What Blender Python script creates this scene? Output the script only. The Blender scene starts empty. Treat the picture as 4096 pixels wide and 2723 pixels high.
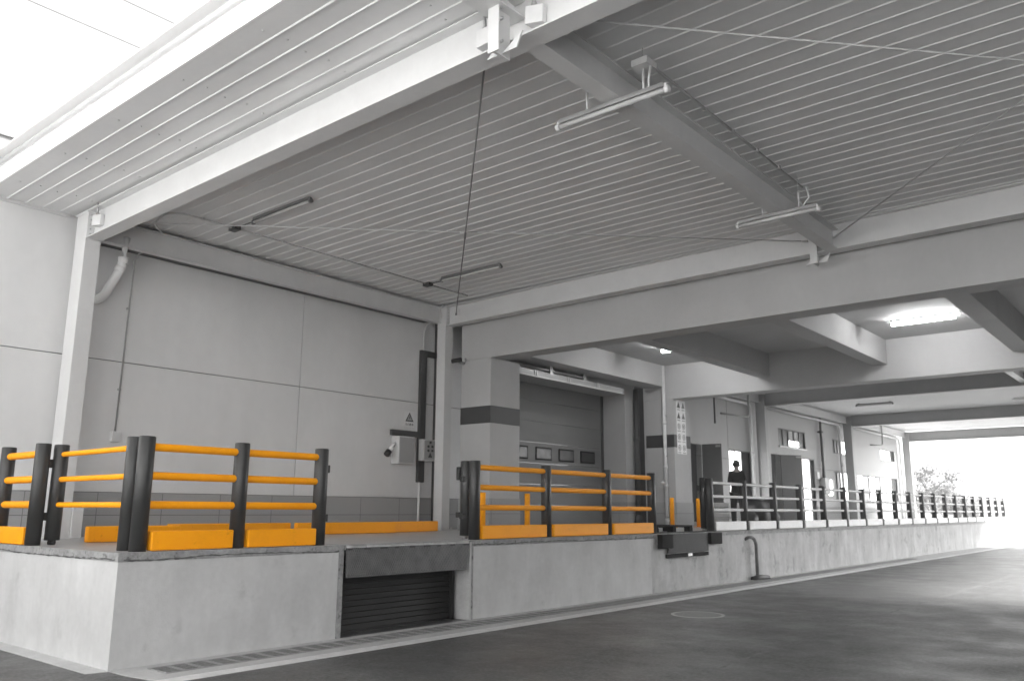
import bpy, bmesh, math, random
from mathutils import Vector, Matrix
random.seed(7)
SC = bpy.context.scene
COL = SC.collection
PI = math.pi

# ------------------------------------------------------------------ materials
def _nt(name):
    m = bpy.data.materials.new(name); m.use_nodes = True
    nt = m.node_tree
    return m, nt, nt.nodes['Principled BSDF']

def g3(v):
    return (v[0], v[1], v[2]) if isinstance(v, (tuple, list)) else (v, v, v)

def mat(name, col, rough=.6, var=None, bump=None, metal=0.0, spec=.5, streak=None, stain=None, coat=0):
    """procedural surface: base colour broken by noise (var), vertical streaks (streak), blotches with own outline (stain), bump"""
    m, nt, b = _nt(name)
    c = g3(col)
    b.inputs['Roughness'].default_value = rough
    b.inputs['Metallic'].default_value = metal
    b.inputs['Specular IOR Level'].default_value = spec
    if coat: b.inputs['Coat Weight'].default_value = coat; b.inputs['Coat Roughness'].default_value = .25
    tc = nt.nodes.new('ShaderNodeTexCoord')
    rgb = nt.nodes.new('ShaderNodeRGB'); rgb.outputs[0].default_value = (*c, 1)
    cur = rgb.outputs[0]
    def mul(fac_socket, lo, hi, cur, p0=.3, p1=.7):
        mr = nt.nodes.new('ShaderNodeMapRange')
        mr.inputs[1].default_value = p0; mr.inputs[2].default_value = p1
        mr.inputs[3].default_value = lo; mr.inputs[4].default_value = hi
        nt.links.new(fac_socket, mr.inputs[0])
        mx = nt.nodes.new('ShaderNodeVectorMath'); mx.operation = 'SCALE'
        nt.links.new(cur, mx.inputs[0]); nt.links.new(mr.outputs[0], mx.inputs[3])
        return mx.outputs[0]
    def noise(scale, detail=5, sc3=None, rough_=.6):
        n = nt.nodes.new('ShaderNodeTexNoise'); n.inputs['Scale'].default_value = scale
        n.inputs['Detail'].default_value = detail; n.inputs['Roughness'].default_value = rough_
        if sc3:
            mp = nt.nodes.new('ShaderNodeMapping'); mp.inputs['Scale'].default_value = sc3
            nt.links.new(tc.outputs['Object'], mp.inputs[0]); nt.links.new(mp.outputs[0], n.inputs[0])
        else:
            nt.links.new(tc.outputs['Object'], n.inputs[0])
        return n.outputs['Fac']
    if var:
        for sc, amt in (var if isinstance(var[0], tuple) else (var,)):
            cur = mul(noise(sc), 1 - amt, 1 + amt, cur)
    if streak:
        sc, amt = streak
        cur = mul(noise(sc, 6, (1, 1, .22)), 1 - amt, 1 + amt * .6, cur)
    if stain:
        sc, lo, th = stain
        cur = mul(noise(sc, 6, None, .65), 1, lo, cur, th, th + .08)
    nt.links.new(cur, b.inputs['Base Color'])
    if bump:
        sc, st = bump
        bn = nt.nodes.new('ShaderNodeBump'); bn.inputs['Strength'].default_value = st; bn.inputs['Distance'].default_value = .01
        nt.links.new(noise(sc, 6), bn.inputs['Height']); nt.links.new(bn.outputs[0], b.inputs['Normal'])
    return m

def emat(name, strength, col=1.0):
    m, nt, b = _nt(name)
    b.inputs['Base Color'].default_value = (.9, .9, .9, 1)
    b.inputs['Emission Color'].default_value = (*g3(col), 1)
    b.inputs['Emission Strength'].default_value = strength
    return m

def tile_mat(name, col, joint):
    m, nt, b = _nt(name)
    b.inputs['Roughness'].default_value = .75; b.inputs['Specular IOR Level'].default_value = .2
    tc = nt.nodes.new('ShaderNodeTexCoord')
    sx = nt.nodes.new('ShaderNodeSeparateXYZ'); cx = nt.nodes.new('ShaderNodeCombineXYZ')
    nt.links.new(tc.outputs['Object'], sx.inputs[0])
    ad = nt.nodes.new('ShaderNodeMath'); ad.operation = 'ADD'
    nt.links.new(sx.outputs[0], ad.inputs[0]); nt.links.new(sx.outputs[1], ad.inputs[1])
    nt.links.new(ad.outputs[0], cx.inputs[0]); nt.links.new(sx.outputs[2], cx.inputs[1])
    br = nt.nodes.new('ShaderNodeTexBrick'); br.offset = 0
    br.inputs['Color1'].default_value = (*g3(col), 1); br.inputs['Color2'].default_value = (*g3(col * .93), 1)
    br.inputs['Mortar'].default_value = (*g3(joint), 1)
    br.inputs['Scale'].default_value = 1; br.inputs['Mortar Size'].default_value = .006
    br.inputs['Brick Width'].default_value = 1.06; br.inputs['Row Height'].default_value = .356
    nt.links.new(cx.outputs[0], br.inputs[0]); nt.links.new(br.outputs[0], b.inputs['Base Color'])
    return m

def asphalt_mat():
    m, nt, b = _nt('asphalt')
    tc = nt.nodes.new('ShaderNodeTexCoord')
    def noise(scale, detail, sc3=(1, 1, 1)):
        mp = nt.nodes.new('ShaderNodeMapping'); mp.inputs['Scale'].default_value = sc3
        n = nt.nodes.new('ShaderNodeTexNoise'); n.inputs['Scale'].default_value = scale; n.inputs['Detail'].default_value = detail
        n.inputs['Roughness'].default_value = .62
        nt.links.new(tc.outputs['Object'], mp.inputs[0]); nt.links.new(mp.outputs[0], n.inputs[0])
        return n.outputs['Fac']
    def ramp(s, a, bb, lo, hi):
        r = nt.nodes.new('ShaderNodeMapRange'); r.inputs[1].default_value = a; r.inputs[2].default_value = bb
        r.inputs[3].default_value = lo; r.inputs[4].default_value = hi; nt.links.new(s, r.inputs[0]); return r.outputs[0]
    def mth(op, a, bb):
        n = nt.nodes.new('ShaderNodeMath'); n.operation = op; nt.links.new(a, n.inputs[0]); nt.links.new(bb, n.inputs[1]); return n.outputs[0]
    big = ramp(noise(.55, 6), .35, .68, .75, 1.35)
    fine = ramp(noise(7, 10), .38, .64, .82, 1.2)
    agg = ramp(noise(26, 5), .36, .66, .62, 1.45)
    grit = ramp(noise(140, 2), .3, .75, .55, 1.6)
    f = mth('MULTIPLY', mth('MULTIPLY', mth('MULTIPLY', big, fine), grit), agg)
    v = nt.nodes.new('ShaderNodeMath'); v.operation = 'MULTIPLY'; v.inputs[1].default_value = ASPH; nt.links.new(f, v.inputs[0])
    cb = nt.nodes.new('ShaderNodeCombineColor')
    for i in range(3): nt.links.new(v.outputs[0], cb.inputs[i])
    nt.links.new(cb.outputs[0], b.inputs['Base Color'])
    ro = ramp(noise(1.1, 7, (1, 1, 1)), .38, .66, .36, .62)
    nt.links.new(ro, b.inputs['Roughness'])
    bn = nt.nodes.new('ShaderNodeBump'); bn.inputs['Strength'].default_value = .35; bn.inputs['Distance'].default_value = .006
    h = mth('ADD', noise(110, 3), noise(3, 5)); nt.links.new(h, bn.inputs['Height']); nt.links.new(bn.outputs[0], b.inputs['Normal'])
    b.inputs['Specular IOR Level'].default_value = .5
    return m

ASPH = .09
HAZE = .0035
M = {}
M['asphalt'] = asphalt_mat()
M['stucco'] = mat('dock_stucco', .55, .8, var=((1.3, .10), (14, .04)), streak=(3.2, .08), bump=(60, .25), stain=(2.3, .86, .62))
M['stucco_far'] = mat('dock_stucco_worn', .45, .8, var=((1.1, .18), (9, .08)), streak=(3.2, .20), bump=(40, .3), stain=(2.4, .66, .57))
M['edge'] = mat('rough_cement_edge', .30, .9, var=((22, .18), (4, .25)), bump=(35, .9), stain=(9, .45, .57))
M['deck'] = mat('polished_deck', .42, .32, var=((1.5, .08), (20, .04)), bump=(8, .05))
M['pave'] = mat('pavement_concrete', .50, .85, var=((2.5, .12), (25, .06)), bump=(50, .3), stain=(3, .8, .6))
M['yard'] = mat('pale_yard_concrete', .50, .85, var=((.5, .08), (9, .05)), bump=(30, .2))
M['paint_line'] = mat('white_road_paint', .68, .6, var=(6, .10), stain=(11, .7, .63))
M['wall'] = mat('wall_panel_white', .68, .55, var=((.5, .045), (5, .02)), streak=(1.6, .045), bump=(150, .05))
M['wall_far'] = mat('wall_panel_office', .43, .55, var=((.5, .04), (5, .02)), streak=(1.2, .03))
M['dark'] = mat('dark_joint', .03, .9)
M['tile'] = tile_mat('wainscot_tile', .36, .16)
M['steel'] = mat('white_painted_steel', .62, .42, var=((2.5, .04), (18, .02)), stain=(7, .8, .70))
M['steel_far_shaded'] = mat('shaded_steel', .34, .45, var=((2.5, .06), (16, .03)))  # darker grey puts the shade of the far bays into the steel colour
M['steel_grey'] = mat('grey_painted_steel', .62, .45, var=((2.5, .05), (16, .02)))
M['ceil'] = mat('canopy_sheet', .68, .45, var=((.8, .05), (9, .02)))
M['fascia'] = mat('white_fascia', .8, .4, var=(1.5, .02))
M['conc'] = mat('painted_concrete', .44, .7, var=((.9, .05), (12, .025)), bump=(45, .12), streak=(1.5, .04))
M['conc_slab'] = mat('slab_soffit', .48, .75, var=((.9, .06), (9, .03)), bump=(45, .1))
M['band'] = mat('dark_grey_band', .045, .6, var=(5, .10))
M['door'] = mat('sectional_door', .18, .6, var=((1, .05), (30, .02)), bump=(120, .05))
M['black'] = mat('black_plastic', .022, .45, var=(8, .2), bump=(120, .06))
M['blackrub'] = mat('black_rubber', .014, .85, var=(8, .25), spec=.2)
M['post'] = mat('charcoal_post', .033, .42, var=((6, .12), (50, .10)), bump=(160, .12))
M['yellow'] = mat('yellow_polymer', (1.0, .39, .006), .5, var=((3, .05), (30, .03)), stain=(9, .80, .63), spec=.2)
M['grey_rail'] = mat('grey_polymer', .5, .4, var=(5, .06))
M['white_kick'] = mat('white_polymer', .58, .45, var=(4, .06), stain=(9, .8, .64))
M['lip'] = mat('steel_plate', .06, .75, var=((5, .12), (30, .12)), metal=.25, stain=(17, 1.7, .70))
M['slat'] = mat('dark_slats', .012, .6, var=((4, .3), (25, .2)))
M['grate'] = mat('galvanised_grate', .34, .8, var=(9, .15), spec=.2)
M['void'] = mat('drain_slot_shade', .010, 1.0, spec=0.0)
M['pvc'] = mat('white_pvc', .72, .3, var=(5, .03))
M['box'] = mat('light_grey_enamel', .60, .35, var=(6, .03))
M['box_dark'] = mat('mid_grey_enamel', .33, .4, var=(6, .04))
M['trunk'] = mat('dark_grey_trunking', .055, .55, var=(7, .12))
M['sign'] = mat('white_sign', .74, .4, var=(6, .02))
M['ink'] = mat('black_ink', .03, .6)
M['inkgrey'] = mat('grey_ink', .16, .6)
M['glass_dark'] = mat('dark_glass', .035, .3, var=(3, .4), spec=.4)
M['glass_pale'] = mat('pale_glass', .35, .12, var=(3, .15), spec=.8)
M['glass_mid'] = mat('reflection_glass', .12, .4, var=(6, .4))  # lighter grey stands in for a reflection in one door pane
M['frame'] = mat('window_frame', .06, .5, var=(7, .1))
M['frame_l'] = mat('pale_window_frame', .55, .5, var=(7, .05))
M['leafdoor'] = mat('grey_door_leaf', .17, .4, var=((1.5, .06), (12, .03)))
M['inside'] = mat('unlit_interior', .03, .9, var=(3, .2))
M['lit'] = emat('glowing_pane', 2.2)  # emission puts the outside brightness into the panes
M['tube'] = emat('lit_tube', 30)
M['tube_off'] = mat('unlit_tube', .52, .25, var=(9, .02))
M['galv'] = mat('galvanised_metal', .38, .4, var=(8, .1), metal=.4)
M['rod'] = mat('grey_rod', .55, .45, var=(9, .1))
M['pallet'] = mat('black_pallet', .016, .9, var=(9, .25), spec=.15)
M['skin'] = mat('skin', (.30, .27, .255), .5, var=(20, .05))
M['jacket'] = mat('dark_jacket', .012, .8, var=(15, .3), bump=(40, .3))
M['trousers'] = mat('dark_trousers', .028, .8, var=(15, .2), bump=(40, .2))
M['hair'] = mat('black_hair', .01, .6, var=(40, .3))
M['tarp'] = mat('black_tarp', .02, .45, var=(8, .4), bump=(14, .8))
M['pale_bag'] = mat('pale_sack', .52, .7, var=(6, .12), bump=(16, .5))
M['far_plaster'] = mat('white_plaster', .82, .8, var=(.4, .03))
M['far_glass'] = mat('curtained_glass', .5, .3, var=(2, .1))
M['cream'] = mat('grey_plaster', .5, .8, var=(.4, .03))
M['crack'] = mat('dark_crack', .09, .95, var=(20, .4))
M['joint'] = mat('pale_joint', .20, .9, var=(9, .35))
M['rusty'] = mat('weathered_pipe', .15, .8, var=((9, .35), (30, .2)))
M['leaf'] = mat('leaf_grey', .12, .6, var=(3, .5))
M['bark'] = mat('bark_grey', .05, .9, var=(9, .3))
M['bldg'] = mat('grey_cladding', .09, .6, var=(1, .05))
M['cover'] = mat('iron_cover', .22, .5, var=(30, .25), bump=(45, .6), metal=.3)
M['hood'] = mat('door_hood', .33, .4, var=(3, .06))

# ------------------------------------------------------------------ mesh builder
class MB:
    def __init__(s): s.v = []; s.f = []; s.smooth = []
    def quadbox(s, c):
        n = len(s.v); s.v += [tuple(p) for p in c]
        for q in ((0, 3, 2, 1), (4, 5, 6, 7), (0, 1, 5, 4), (1, 2, 6, 5), (2, 3, 7, 6), (3, 0, 4, 7)):
            s.f.append([n + i for i in q]); s.smooth.append(False)
        return s
    def box(s, x0, x1, y0, y1, z0, z1):
        return s.quadbox([(x0, y0, z0), (x1, y0, z0), (x1, y1, z0), (x0, y1, z0), (x0, y0, z1), (x1, y0, z1), (x1, y1, z1), (x0, y1, z1)])
    def bar(s, p, q, w, h, up=(0, 0, 1)):
        p = Vector(p); q = Vector(q); d = (q - p).normalized(); u = Vector(up)
        if abs(d.dot(u)) > .98: u = Vector((1, 0, 0))
        r = d.cross(u).normalized(); u = r.cross(d)
        a, b = r * w / 2, u * h / 2
        return s.quadbox([p - a - b, p + a - b, q + a - b, q - a - b, p - a + b, p + a + b, q + a + b, q - a + b])
    def tube(s, pts, r, seg=14, caps=True):
        pts = [Vector(p) for p in pts]; n0 = len(s.v); k = len(pts)
        rr = r if isinstance(r, (list, tuple)) else [r] * k
        ref = None
        for i, p in enumerate(pts):
            if i == 0: d = pts[1] - pts[0]
            elif i == k - 1: d = pts[-1] - pts[-2]
            else: d = (pts[i + 1] - p).normalized() + (p - pts[i - 1]).normalized()
            d.normalize()
            if ref is None:
                ref = Vector((0, 0, 1)) if abs(d.z) < .9 else Vector((1, 0, 0))
            a = d.cross(ref).normalized(); b = a.cross(d).normalized(); ref = b
            for j in range(seg):
                t = 2 * PI * j / seg
                s.v.append(tuple(p + (a * math.cos(t) + b * math.sin(t)) * rr[i]))
        for i in range(k - 1):
            for j in range(seg):
                j2 = (j + 1) % seg
                s.f.append([n0 + i * seg + j, n0 + i * seg + j2, n0 + (i + 1) * seg + j2, n0 + (i + 1) * seg + j]); s.smooth.append(True)
        if caps:
            s.f.append([n0 + j for j in range(seg)][::-1]); s.smooth.append(False)
            s.f.append([n0 + (k - 1) * seg + j for j in range(seg)]); s.smooth.append(False)
        return s
    def prism(s, pts, axis, a, b):
        """polygon pts (2-D) extruded along axis 0/1/2 from a to b"""
        n = len(s.v); k = len(pts)
        for t in (a, b):
            for (u, w) in pts:
                s.v.append((t, u, w) if axis == 0 else (u, t, w) if axis == 1 else (u, w, t))
        for i in range(k):
            j = (i + 1) % k
            s.f.append([n + i, n + j, n + k + j, n + k + i]); s.smooth.append(False)
        s.f.append([n + i for i in range(k)][::-1]); s.smooth.append(False)
        s.f.append([n + k + i for i in range(k)]); s.smooth.append(False)
        return s
    def poly(s, pts):
        n = len(s.v); s.v += [tuple(p) for p in pts]; s.f.append(list(range(n, n + len(pts)))); s.smooth.append(False); return s

def arc_path(p0, corner, p1, r, n=6):
    """points of a rounded corner"""
    p0, c, p1 = Vector(p0), Vector(corner), Vector(p1)
    a = (p0 - c).normalized() * r; b = (p1 - c).normalized() * r
    out = []
    for i in range(n + 1):
        t = i / n
        out.append((c + a) * (1 - t) ** 2 + c * 2 * t * (1 - t) + (c + b) * t ** 2)
    return out

def build(name, mb, m, parent=None, bevel=0, origin=None):
    off = Vector((0, 0, 0))
    if parent is not None:
        p = parent
        while p is not None: off += p.location; p = p.parent
    elif origin is not None: off = Vector(origin)
    me = bpy.data.meshes.new(name)
    loc = Vector((0, 0, 0))
    me.from_pydata([tuple(Vector(v) - off) for v in mb.v], [], mb.f)
    me.polygons.foreach_set('use_smooth', mb.smooth)
    bm = bmesh.new(); bm.from_mesh(me); bmesh.ops.recalc_face_normals(bm, faces=bm.faces); bm.to_mesh(me); bm.free()
    me.materials.append(M[m] if isinstance(m, str) else m)
    o = bpy.data.objects.new(name, me); COL.objects.link(o)
    if parent is not None: o.parent = parent
    elif origin is not None: o.location = off
    if bevel:
        bv = o.modifiers.new('bevel', 'BEVEL'); bv.width = bevel; bv.segments = 2; bv.limit_method = 'ANGLE'; bv.angle_limit = math.radians(50)
    return o

def tag(o, label=None, cat=None, group=None, kind=None):
    if label: o['label'] = label
    if cat: o['category'] = cat
    if group: o['group'] = group
    if kind or cat: o['kind'] = kind or 'thing'
    return o

def thing(name, label, cat, loc, group=None):
    o = bpy.data.objects.new(name, None); COL.objects.link(o); o.location = loc; o.empty_display_size = .2
    return tag(o, label, cat, group)

def copy_tree(o, parent=None):
    c = o.copy(); COL.objects.link(c)
    if parent is not None: c.parent = parent
    for ch in [x for x in ALL_CHILDREN(o)]: copy_tree(ch, c)
    return c
def ALL_CHILDREN(o): return [x for x in bpy.data.objects if x.parent == o]

def text(name, body, size, m, parent, loc, rot):
    cu = bpy.data.curves.new(name, 'FONT'); cu.body = body; cu.size = size; cu.align_x = 'CENTER'; cu.align_y = 'CENTER'; cu.extrude = .001
    cu.materials.append(M[m])
    o = bpy.data.objects.new(name, cu); COL.objects.link(o); o.parent = parent
    off = Vector((0, 0, 0)); p = parent
    while p is not None: off += p.location; p = p.parent
    o.location = Vector(loc) - off; o.rotation_euler = rot
    bpy.context.view_layer.update()
    me = bpy.data.meshes.new_from_object(o.evaluated_get(bpy.context.evaluated_depsgraph_get()))
    me.materials.clear(); me.materials.append(M[m])
    mo = bpy.data.objects.new(name, me); COL.objects.link(mo); mo.parent = parent; mo.location = o.location; mo.rotation_euler = rot
    bpy.data.objects.remove(o)
    return mo

# ------------------------------------------------------------------ key dimensions
H = 1.1            # dock deck
W = -5.08          # warehouse wall plane
CEIL = 6.1
C1, C2 = 1.13, 9.03  # near faces of the two near columns
XF2 = 9.2
XE = 17.0          # right-hand extent of the roofs

# ------------------------------------------------------------------ ground
g = MB(); g.poly([(-160, -160, 0), (160, -160, 0), (900, 1500, 0), (-900, 1500, 0)])
tag(build('ground', g, 'asphalt'), kind='structure')
# thin joint line in the asphalt and the concrete strips along the dock foot
p = MB(); p.prism([(-60, -60), (70, -60), (70, -4.6), (-60, -4.6)], 2, -.05, .004)
tag(build('bounce_yard', p, 'yard'), kind='structure')  # unseen pale ground added behind the camera to bounce light onto the ceiling
p = MB(); p.prism([(-60, 47.5), (90, 47.5), (90, 84), (-60, 84)], 2, -.05, .003)
tag(build('yard_ahead', p, 'yard'), kind='structure')
p = MB()
p.prism([(-12, -.235), (-.02, -.2), (.03, .0), (.33, .005), (.74, .06), (.74, 62), (0, 62), (0, .0), (-12, .0)], 2, -.05, .004)
tag(build('pavement', p, 'pave'), kind='structure')
p = MB(); p.prism([(.765, .06), (.965, .0), (.94, 62), (.77, 62)], 2, -.04, .0055)
tag(build('road_line', p, 'paint_line'), kind='structure')

# ------------------------------------------------------------------ unseen wall added on the right to block side light
d = MB(); d.box(XE + .02, XE + .3, -1.5, 30, 0, 7.0); tag(build('light_block_wall', d, 'bldg', origin=(XE, 20, 0)), 'plain grey wall added out of view on the right to block side light', 'wall')
d = MB(); d.box(-34, 44, -38, -26, 0, 13); d.box(-34.3, 44.3, -38.3, -25.7, 13, 13.4); tag(build('bounce_block', d, 'cream', origin=(5, -30, 0)), 'grey block added out of view behind the camera to bounce light', 'light reflector')  # unseen block added behind the camera to bounce light under the canopy
def ribbon(name, pts, w, z, m, seed):
    rnd = random.Random(seed); d = MB(); L = []
    for i in range(len(pts) - 1):
        a, b = Vector(pts[i]), Vector(pts[i + 1]); n = max(2, int((b - a).length / .18))
        for k in range(n): L.append(a + (b - a) * k / n)
    L.append(Vector(pts[-1])); P = []
    for i, p in enumerate(L):
        t = (L[min(i + 1, len(L) - 1)] - L[max(i - 1, 0)]).normalized(); nn = Vector((t.y, -t.x)); ww = w * rnd.uniform(.35, 1.2); o_ = rnd.uniform(-.012, .012)
        P.append((p + nn * (ww + o_), p + nn * (-ww + o_)))
    for a, b in zip(P[:-1], P[1:]): d.poly([(*a[0], z), (*b[0], z), (*b[1], z), (*a[1], z)])
    return tag(build(name, d, m), kind='structure')
ribbon('road_joint', [(4.6, -3), (4.39, 3.48), (4.30, 5.1), (4.26, 7.2), (4.265, 12.7), (4.27, 46)], .018, .0012, 'joint', 1)
ribbon('road_patch_edge', [(-2, -2.2), (1.3, -.6), (2.4, 1.4), (2.9, 3.2)], .010, .0011, 'joint', 5)
d = MB(); rnd = random.Random(12)
for k in range(120):
    x = rnd.uniform(1.0, 7.5); y = rnd.uniform(-1, 16); q_ = rnd.uniform(.006, .022); n = 6
    d.poly([(x + q_ * rnd.uniform(.6, 1.3) * math.cos(2 * PI * j / n), y + q_ * 1.6 * rnd.uniform(.6, 1.3) * math.sin(2 * PI * j / n), .0014) for j in range(n)])
tag(build('road_grit', d, 'joint'), kind='stuff')
# ------------------------------------------------------------------ loading dock
dock = thing('loading_dock', 'long raised concrete loading dock with grey stuccoed sides and rough cement rim', 'loading dock', (0, 0, 0))
PL, PR = 2.80, 5.10     # leveller pit
d = MB()
d.box(-14, 0, 0, PL, -.05, H - .075)
d.box(-14, 0, PR, 10.2, -.05, H - .075)
d.box(-14, -.9, PL, PR, -.05, H - .15)
build('dock_wall', d, 'stucco', dock)
d = MB(); d.box(-14, 0, 10.2, 60, -.05, H - .075)
build('dock_wall', d, 'stucco_far', dock)['label'] = 'streaked and scuffed far stretch of dock wall'
d = MB()
d.box(-14, -.006, .006, PL, H - .075, H)
d.box(-14, -.006, PR, 60, H - .075, H)
d.box(-14, -.95, PL + .002, PR - .002, H - .14, H)
build('deck', d, 'deck', dock)
d = MB()
d.box(-14, .006, -.006, .0055, H - .085, H + .003)      # end rim
d.box(-.0055, .006, .0055, PL, H - .085, H + .003)       # front rims
d.box(-.0055, .006, PR, 60, H - .085, H + .003)
d.box(-.05, .006, PL - .075, PL + .002, .004, H - .086)  # upright rims of the pit
d.box(-.05, .006, PR + .03, PR + .075, .004, H - .086)
build('cement_rim', d, 'edge', dock)
def crack(y0, y1, end=False):
    d = MB(); rnd = random.Random(int(y0 * 10) + 3); y = y0; zt = zb = None; z = H - .066
    while y < y1:
        z = min(max(z + rnd.uniform(-.006, .006), H - .079), H - .052); w = rnd.uniform(.002, .011)
        a = (y, z, w)
        if zt is not None:
            p, q_ = zt, a
            if end: d.poly([(p[0], -.0072, p[1] - p[2]), (q_[0], -.0072, q_[1] - q_[2]), (q_[0], -.0072, q_[1] + q_[2]), (p[0], -.0072, p[1] + p[2])])
            else: d.poly([(.0072, p[0], p[1] - p[2]), (.0072, q_[0], q_[1] - q_[2]), (.0072, q_[0], q_[1] + q_[2]), (.0072, p[0], p[1] + p[2])])
        zt = a; y += rnd.uniform(.02, .06)
    return build('rim_crack', d, 'crack', dock)
crack(.05, PL - .05); crack(PR + .05, 10.3); crack(-4.2, -.05, True)
d = MB(); d.box(-.3, .009, PR - .004, PR + .029, .004, H - .02)
build('pit_corner_angle', d, 'pave', dock)

# ------------------------------------------------------------------ dock leveller in its pit
lv = thing('dock_leveller', 'dock leveller with hanging steel tread-plate lip over a dark slatted pit', 'dock leveller', (0, 3.95, 0))
d = MB()
d.prism([(PL + .02, H - .035), (PR - .035, H - .035), (PR - .09, .705), (PL + .03, .705)], 0, .012, .03)
def tread_mat():
    m, nt, b = _nt('tread_plate')
    tc = nt.nodes.new('ShaderNodeTexCoord'); mp = nt.nodes.new('ShaderNodeMapping')
    mp.inputs['Rotation'].default_value = (math.radians(45), 0, 0); mp.inputs['Scale'].default_value = (1, 46, 22)
    vo = nt.nodes.new('ShaderNodeTexVoronoi'); vo.inputs['Scale'].default_value = 1; vo.inputs['Randomness'].default_value = .12
    nt.links.new(tc.outputs['Object'], mp.inputs[0]); nt.links.new(mp.outputs[0], vo.inputs[0])
    r = nt.nodes.new('ShaderNodeMapRange'); r.inputs[1].default_value = .15; r.inputs[2].default_value = .5; r.inputs[3].default_value = 1; r.inputs[4].default_value = 0
    nt.links.new(vo.outputs['Distance'], r.inputs[0])
    bn = nt.nodes.new('ShaderNodeBump'); bn.inputs['Strength'].default_value = 1.0; bn.inputs['Distance'].default_value = .007
    nt.links.new(r.outputs[0], bn.inputs['Height']); nt.links.new(bn.outputs[0], b.inputs['Normal'])
    no = nt.nodes.new('ShaderNodeTexNoise'); no.inputs['Scale'].default_value = 6; no.inputs['Detail'].default_value = 6
    nt.links.new(tc.outputs['Object'], no.inputs[0])
    cr = nt.nodes.new('ShaderNodeMapRange'); cr.inputs[1].default_value = .3; cr.inputs[2].default_value = .75; cr.inputs[3].default_value = .07; cr.inputs[4].default_value = .13
    nt.links.new(no.outputs['Fac'], cr.inputs[0])
    cb = nt.nodes.new('ShaderNodeCombineColor')
    for i in range(3): nt.links.new(cr.outputs[0], cb.inputs[i])
    nt.links.new(cb.outputs[0], b.inputs['Base Color'])
    b.inputs['Roughness'].default_value = .42; b.inputs['Metallic'].default_value = .3
    return m
M['tread'] = tread_mat()
build('lip', d, 'tread', lv, .003)
d = MB()
yy = PL + .02
lens = [.3, .42, .2, .33, .16, .26, .17, .26]
for i, l in enumerate(lens):
    l *= (PR - PL - .06) / sum(lens)
    d.tube([(.0, yy + .004, H - .030), (.0, yy + l - .004, H - .030)], .030, 12)
    yy += l
build('hinge', d, 'galv', lv)
for i in range(9):
    y0 = PL + .05 + i * .26
    d = MB(); d.box(.028, .036, y0, y0 + .06 + .03 * (i % 3), H - .062, H - .04); build('hinge_lug', d, 'lip', lv)
d = MB(); d.box(-2.45, -.02, PL + .012, PR - .012, H - .03, H + .004)
build('platform', d, 'deck', lv)
d = MB()
for i in range(15):
    z = .03 + i * .0715
    d.prism([(-.30, z), (-.262, z + .012), (-.285, z + .060), (-.30, z + .060)], 1, PL + .012, PR - .13)
d.box(-.36, -.301, PL + .004, PR - .01, .0, 1.0)
build('slat_panel', d, 'slat', lv)
d = MB(); d.box(-.30, -.22, PR - .125, PR - .075, .004, 1.0)
build('slat_post', d, 'slat', lv)

# ------------------------------------------------------------------ drain along the dock foot
gp = None
NG = 44
for i in range(NG):
    y0 = .30 + i * .6
    if gp is None:
        gp = thing('drain_grate', 'x', 'drain grate', (.365, y0, .004), 'drain grates along the dock foot')
        d = MB(); d.box(.185, .545, y0, y0 + .598, .0045, .0052); build('recess', d, 'void', gp)  # flat black sheet stands in for the shade below the slots
        d = MB()
        d.box(.18, .195, y0, y0 + .598, .0053, .011); d.box(.535, .55, y0, y0 + .598, .0053, .011)
        for k in range(6): d.box(.234 + k * .052, .243 + k * .052, y0 + .022, y0 + .576, .0053, .0105)
        for yb, w in ((0, .026), (.18, .045), (.375, .045), (.574, .024)): d.box(.195, .535, y0 + yb, y0 + yb + w, .0053, .0111)
        build('bars', d, 'grate', gp)
        o = gp
    else:
        o = copy_tree(gp); o.location = (.365, y0, .004)
    o['label'] = ('nearest drain grate, by the dock corner' if i == 0 else 'slotted metal drain grate set in the concrete strip along the dock wall')

# ------------------------------------------------------------------ warehouse wall (near stretch)
wl = thing('warehouse_wall', 'white panelled warehouse wall behind the near dock with thin dark joints and grey tiled base', 'wall', (W, 2, 0))
d = MB(); d.box(W - .25, W - .022, -14, 11.35, 0, 7.0); build('backing', d, 'dark', wl)
ys = [-14, -8.35, -1.35, 5.647, 11.35]; zs = [1.776, 3.869, 6.13]
for i in range(len(ys) - 1):
    for k in range(2):
        d = MB(); d.box(W - .02, W, ys[i] + .006, ys[i + 1] - .006, zs[k] + .006, zs[k + 1] - .006)
        build('panel', d, 'wall', wl, .004)
d = MB(); d.box(W - .02, W + .012, -14, 11.35, H, 1.776); build('tile_base', d, 'tile', wl)
d = MB(); d.box(W + .002, W + .03, -14, C1 - .02, 6.05, 6.13); build('head_trim', d, 'steel', wl)
d = MB(); d.box(W - .24, W + .01, -14, 11.35, 6.42, 7.08); d.box(W - .3, W + .05, -14, 11.35, 7.06, 7.12); build('parapet', d, 'bldg', wl)

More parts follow.
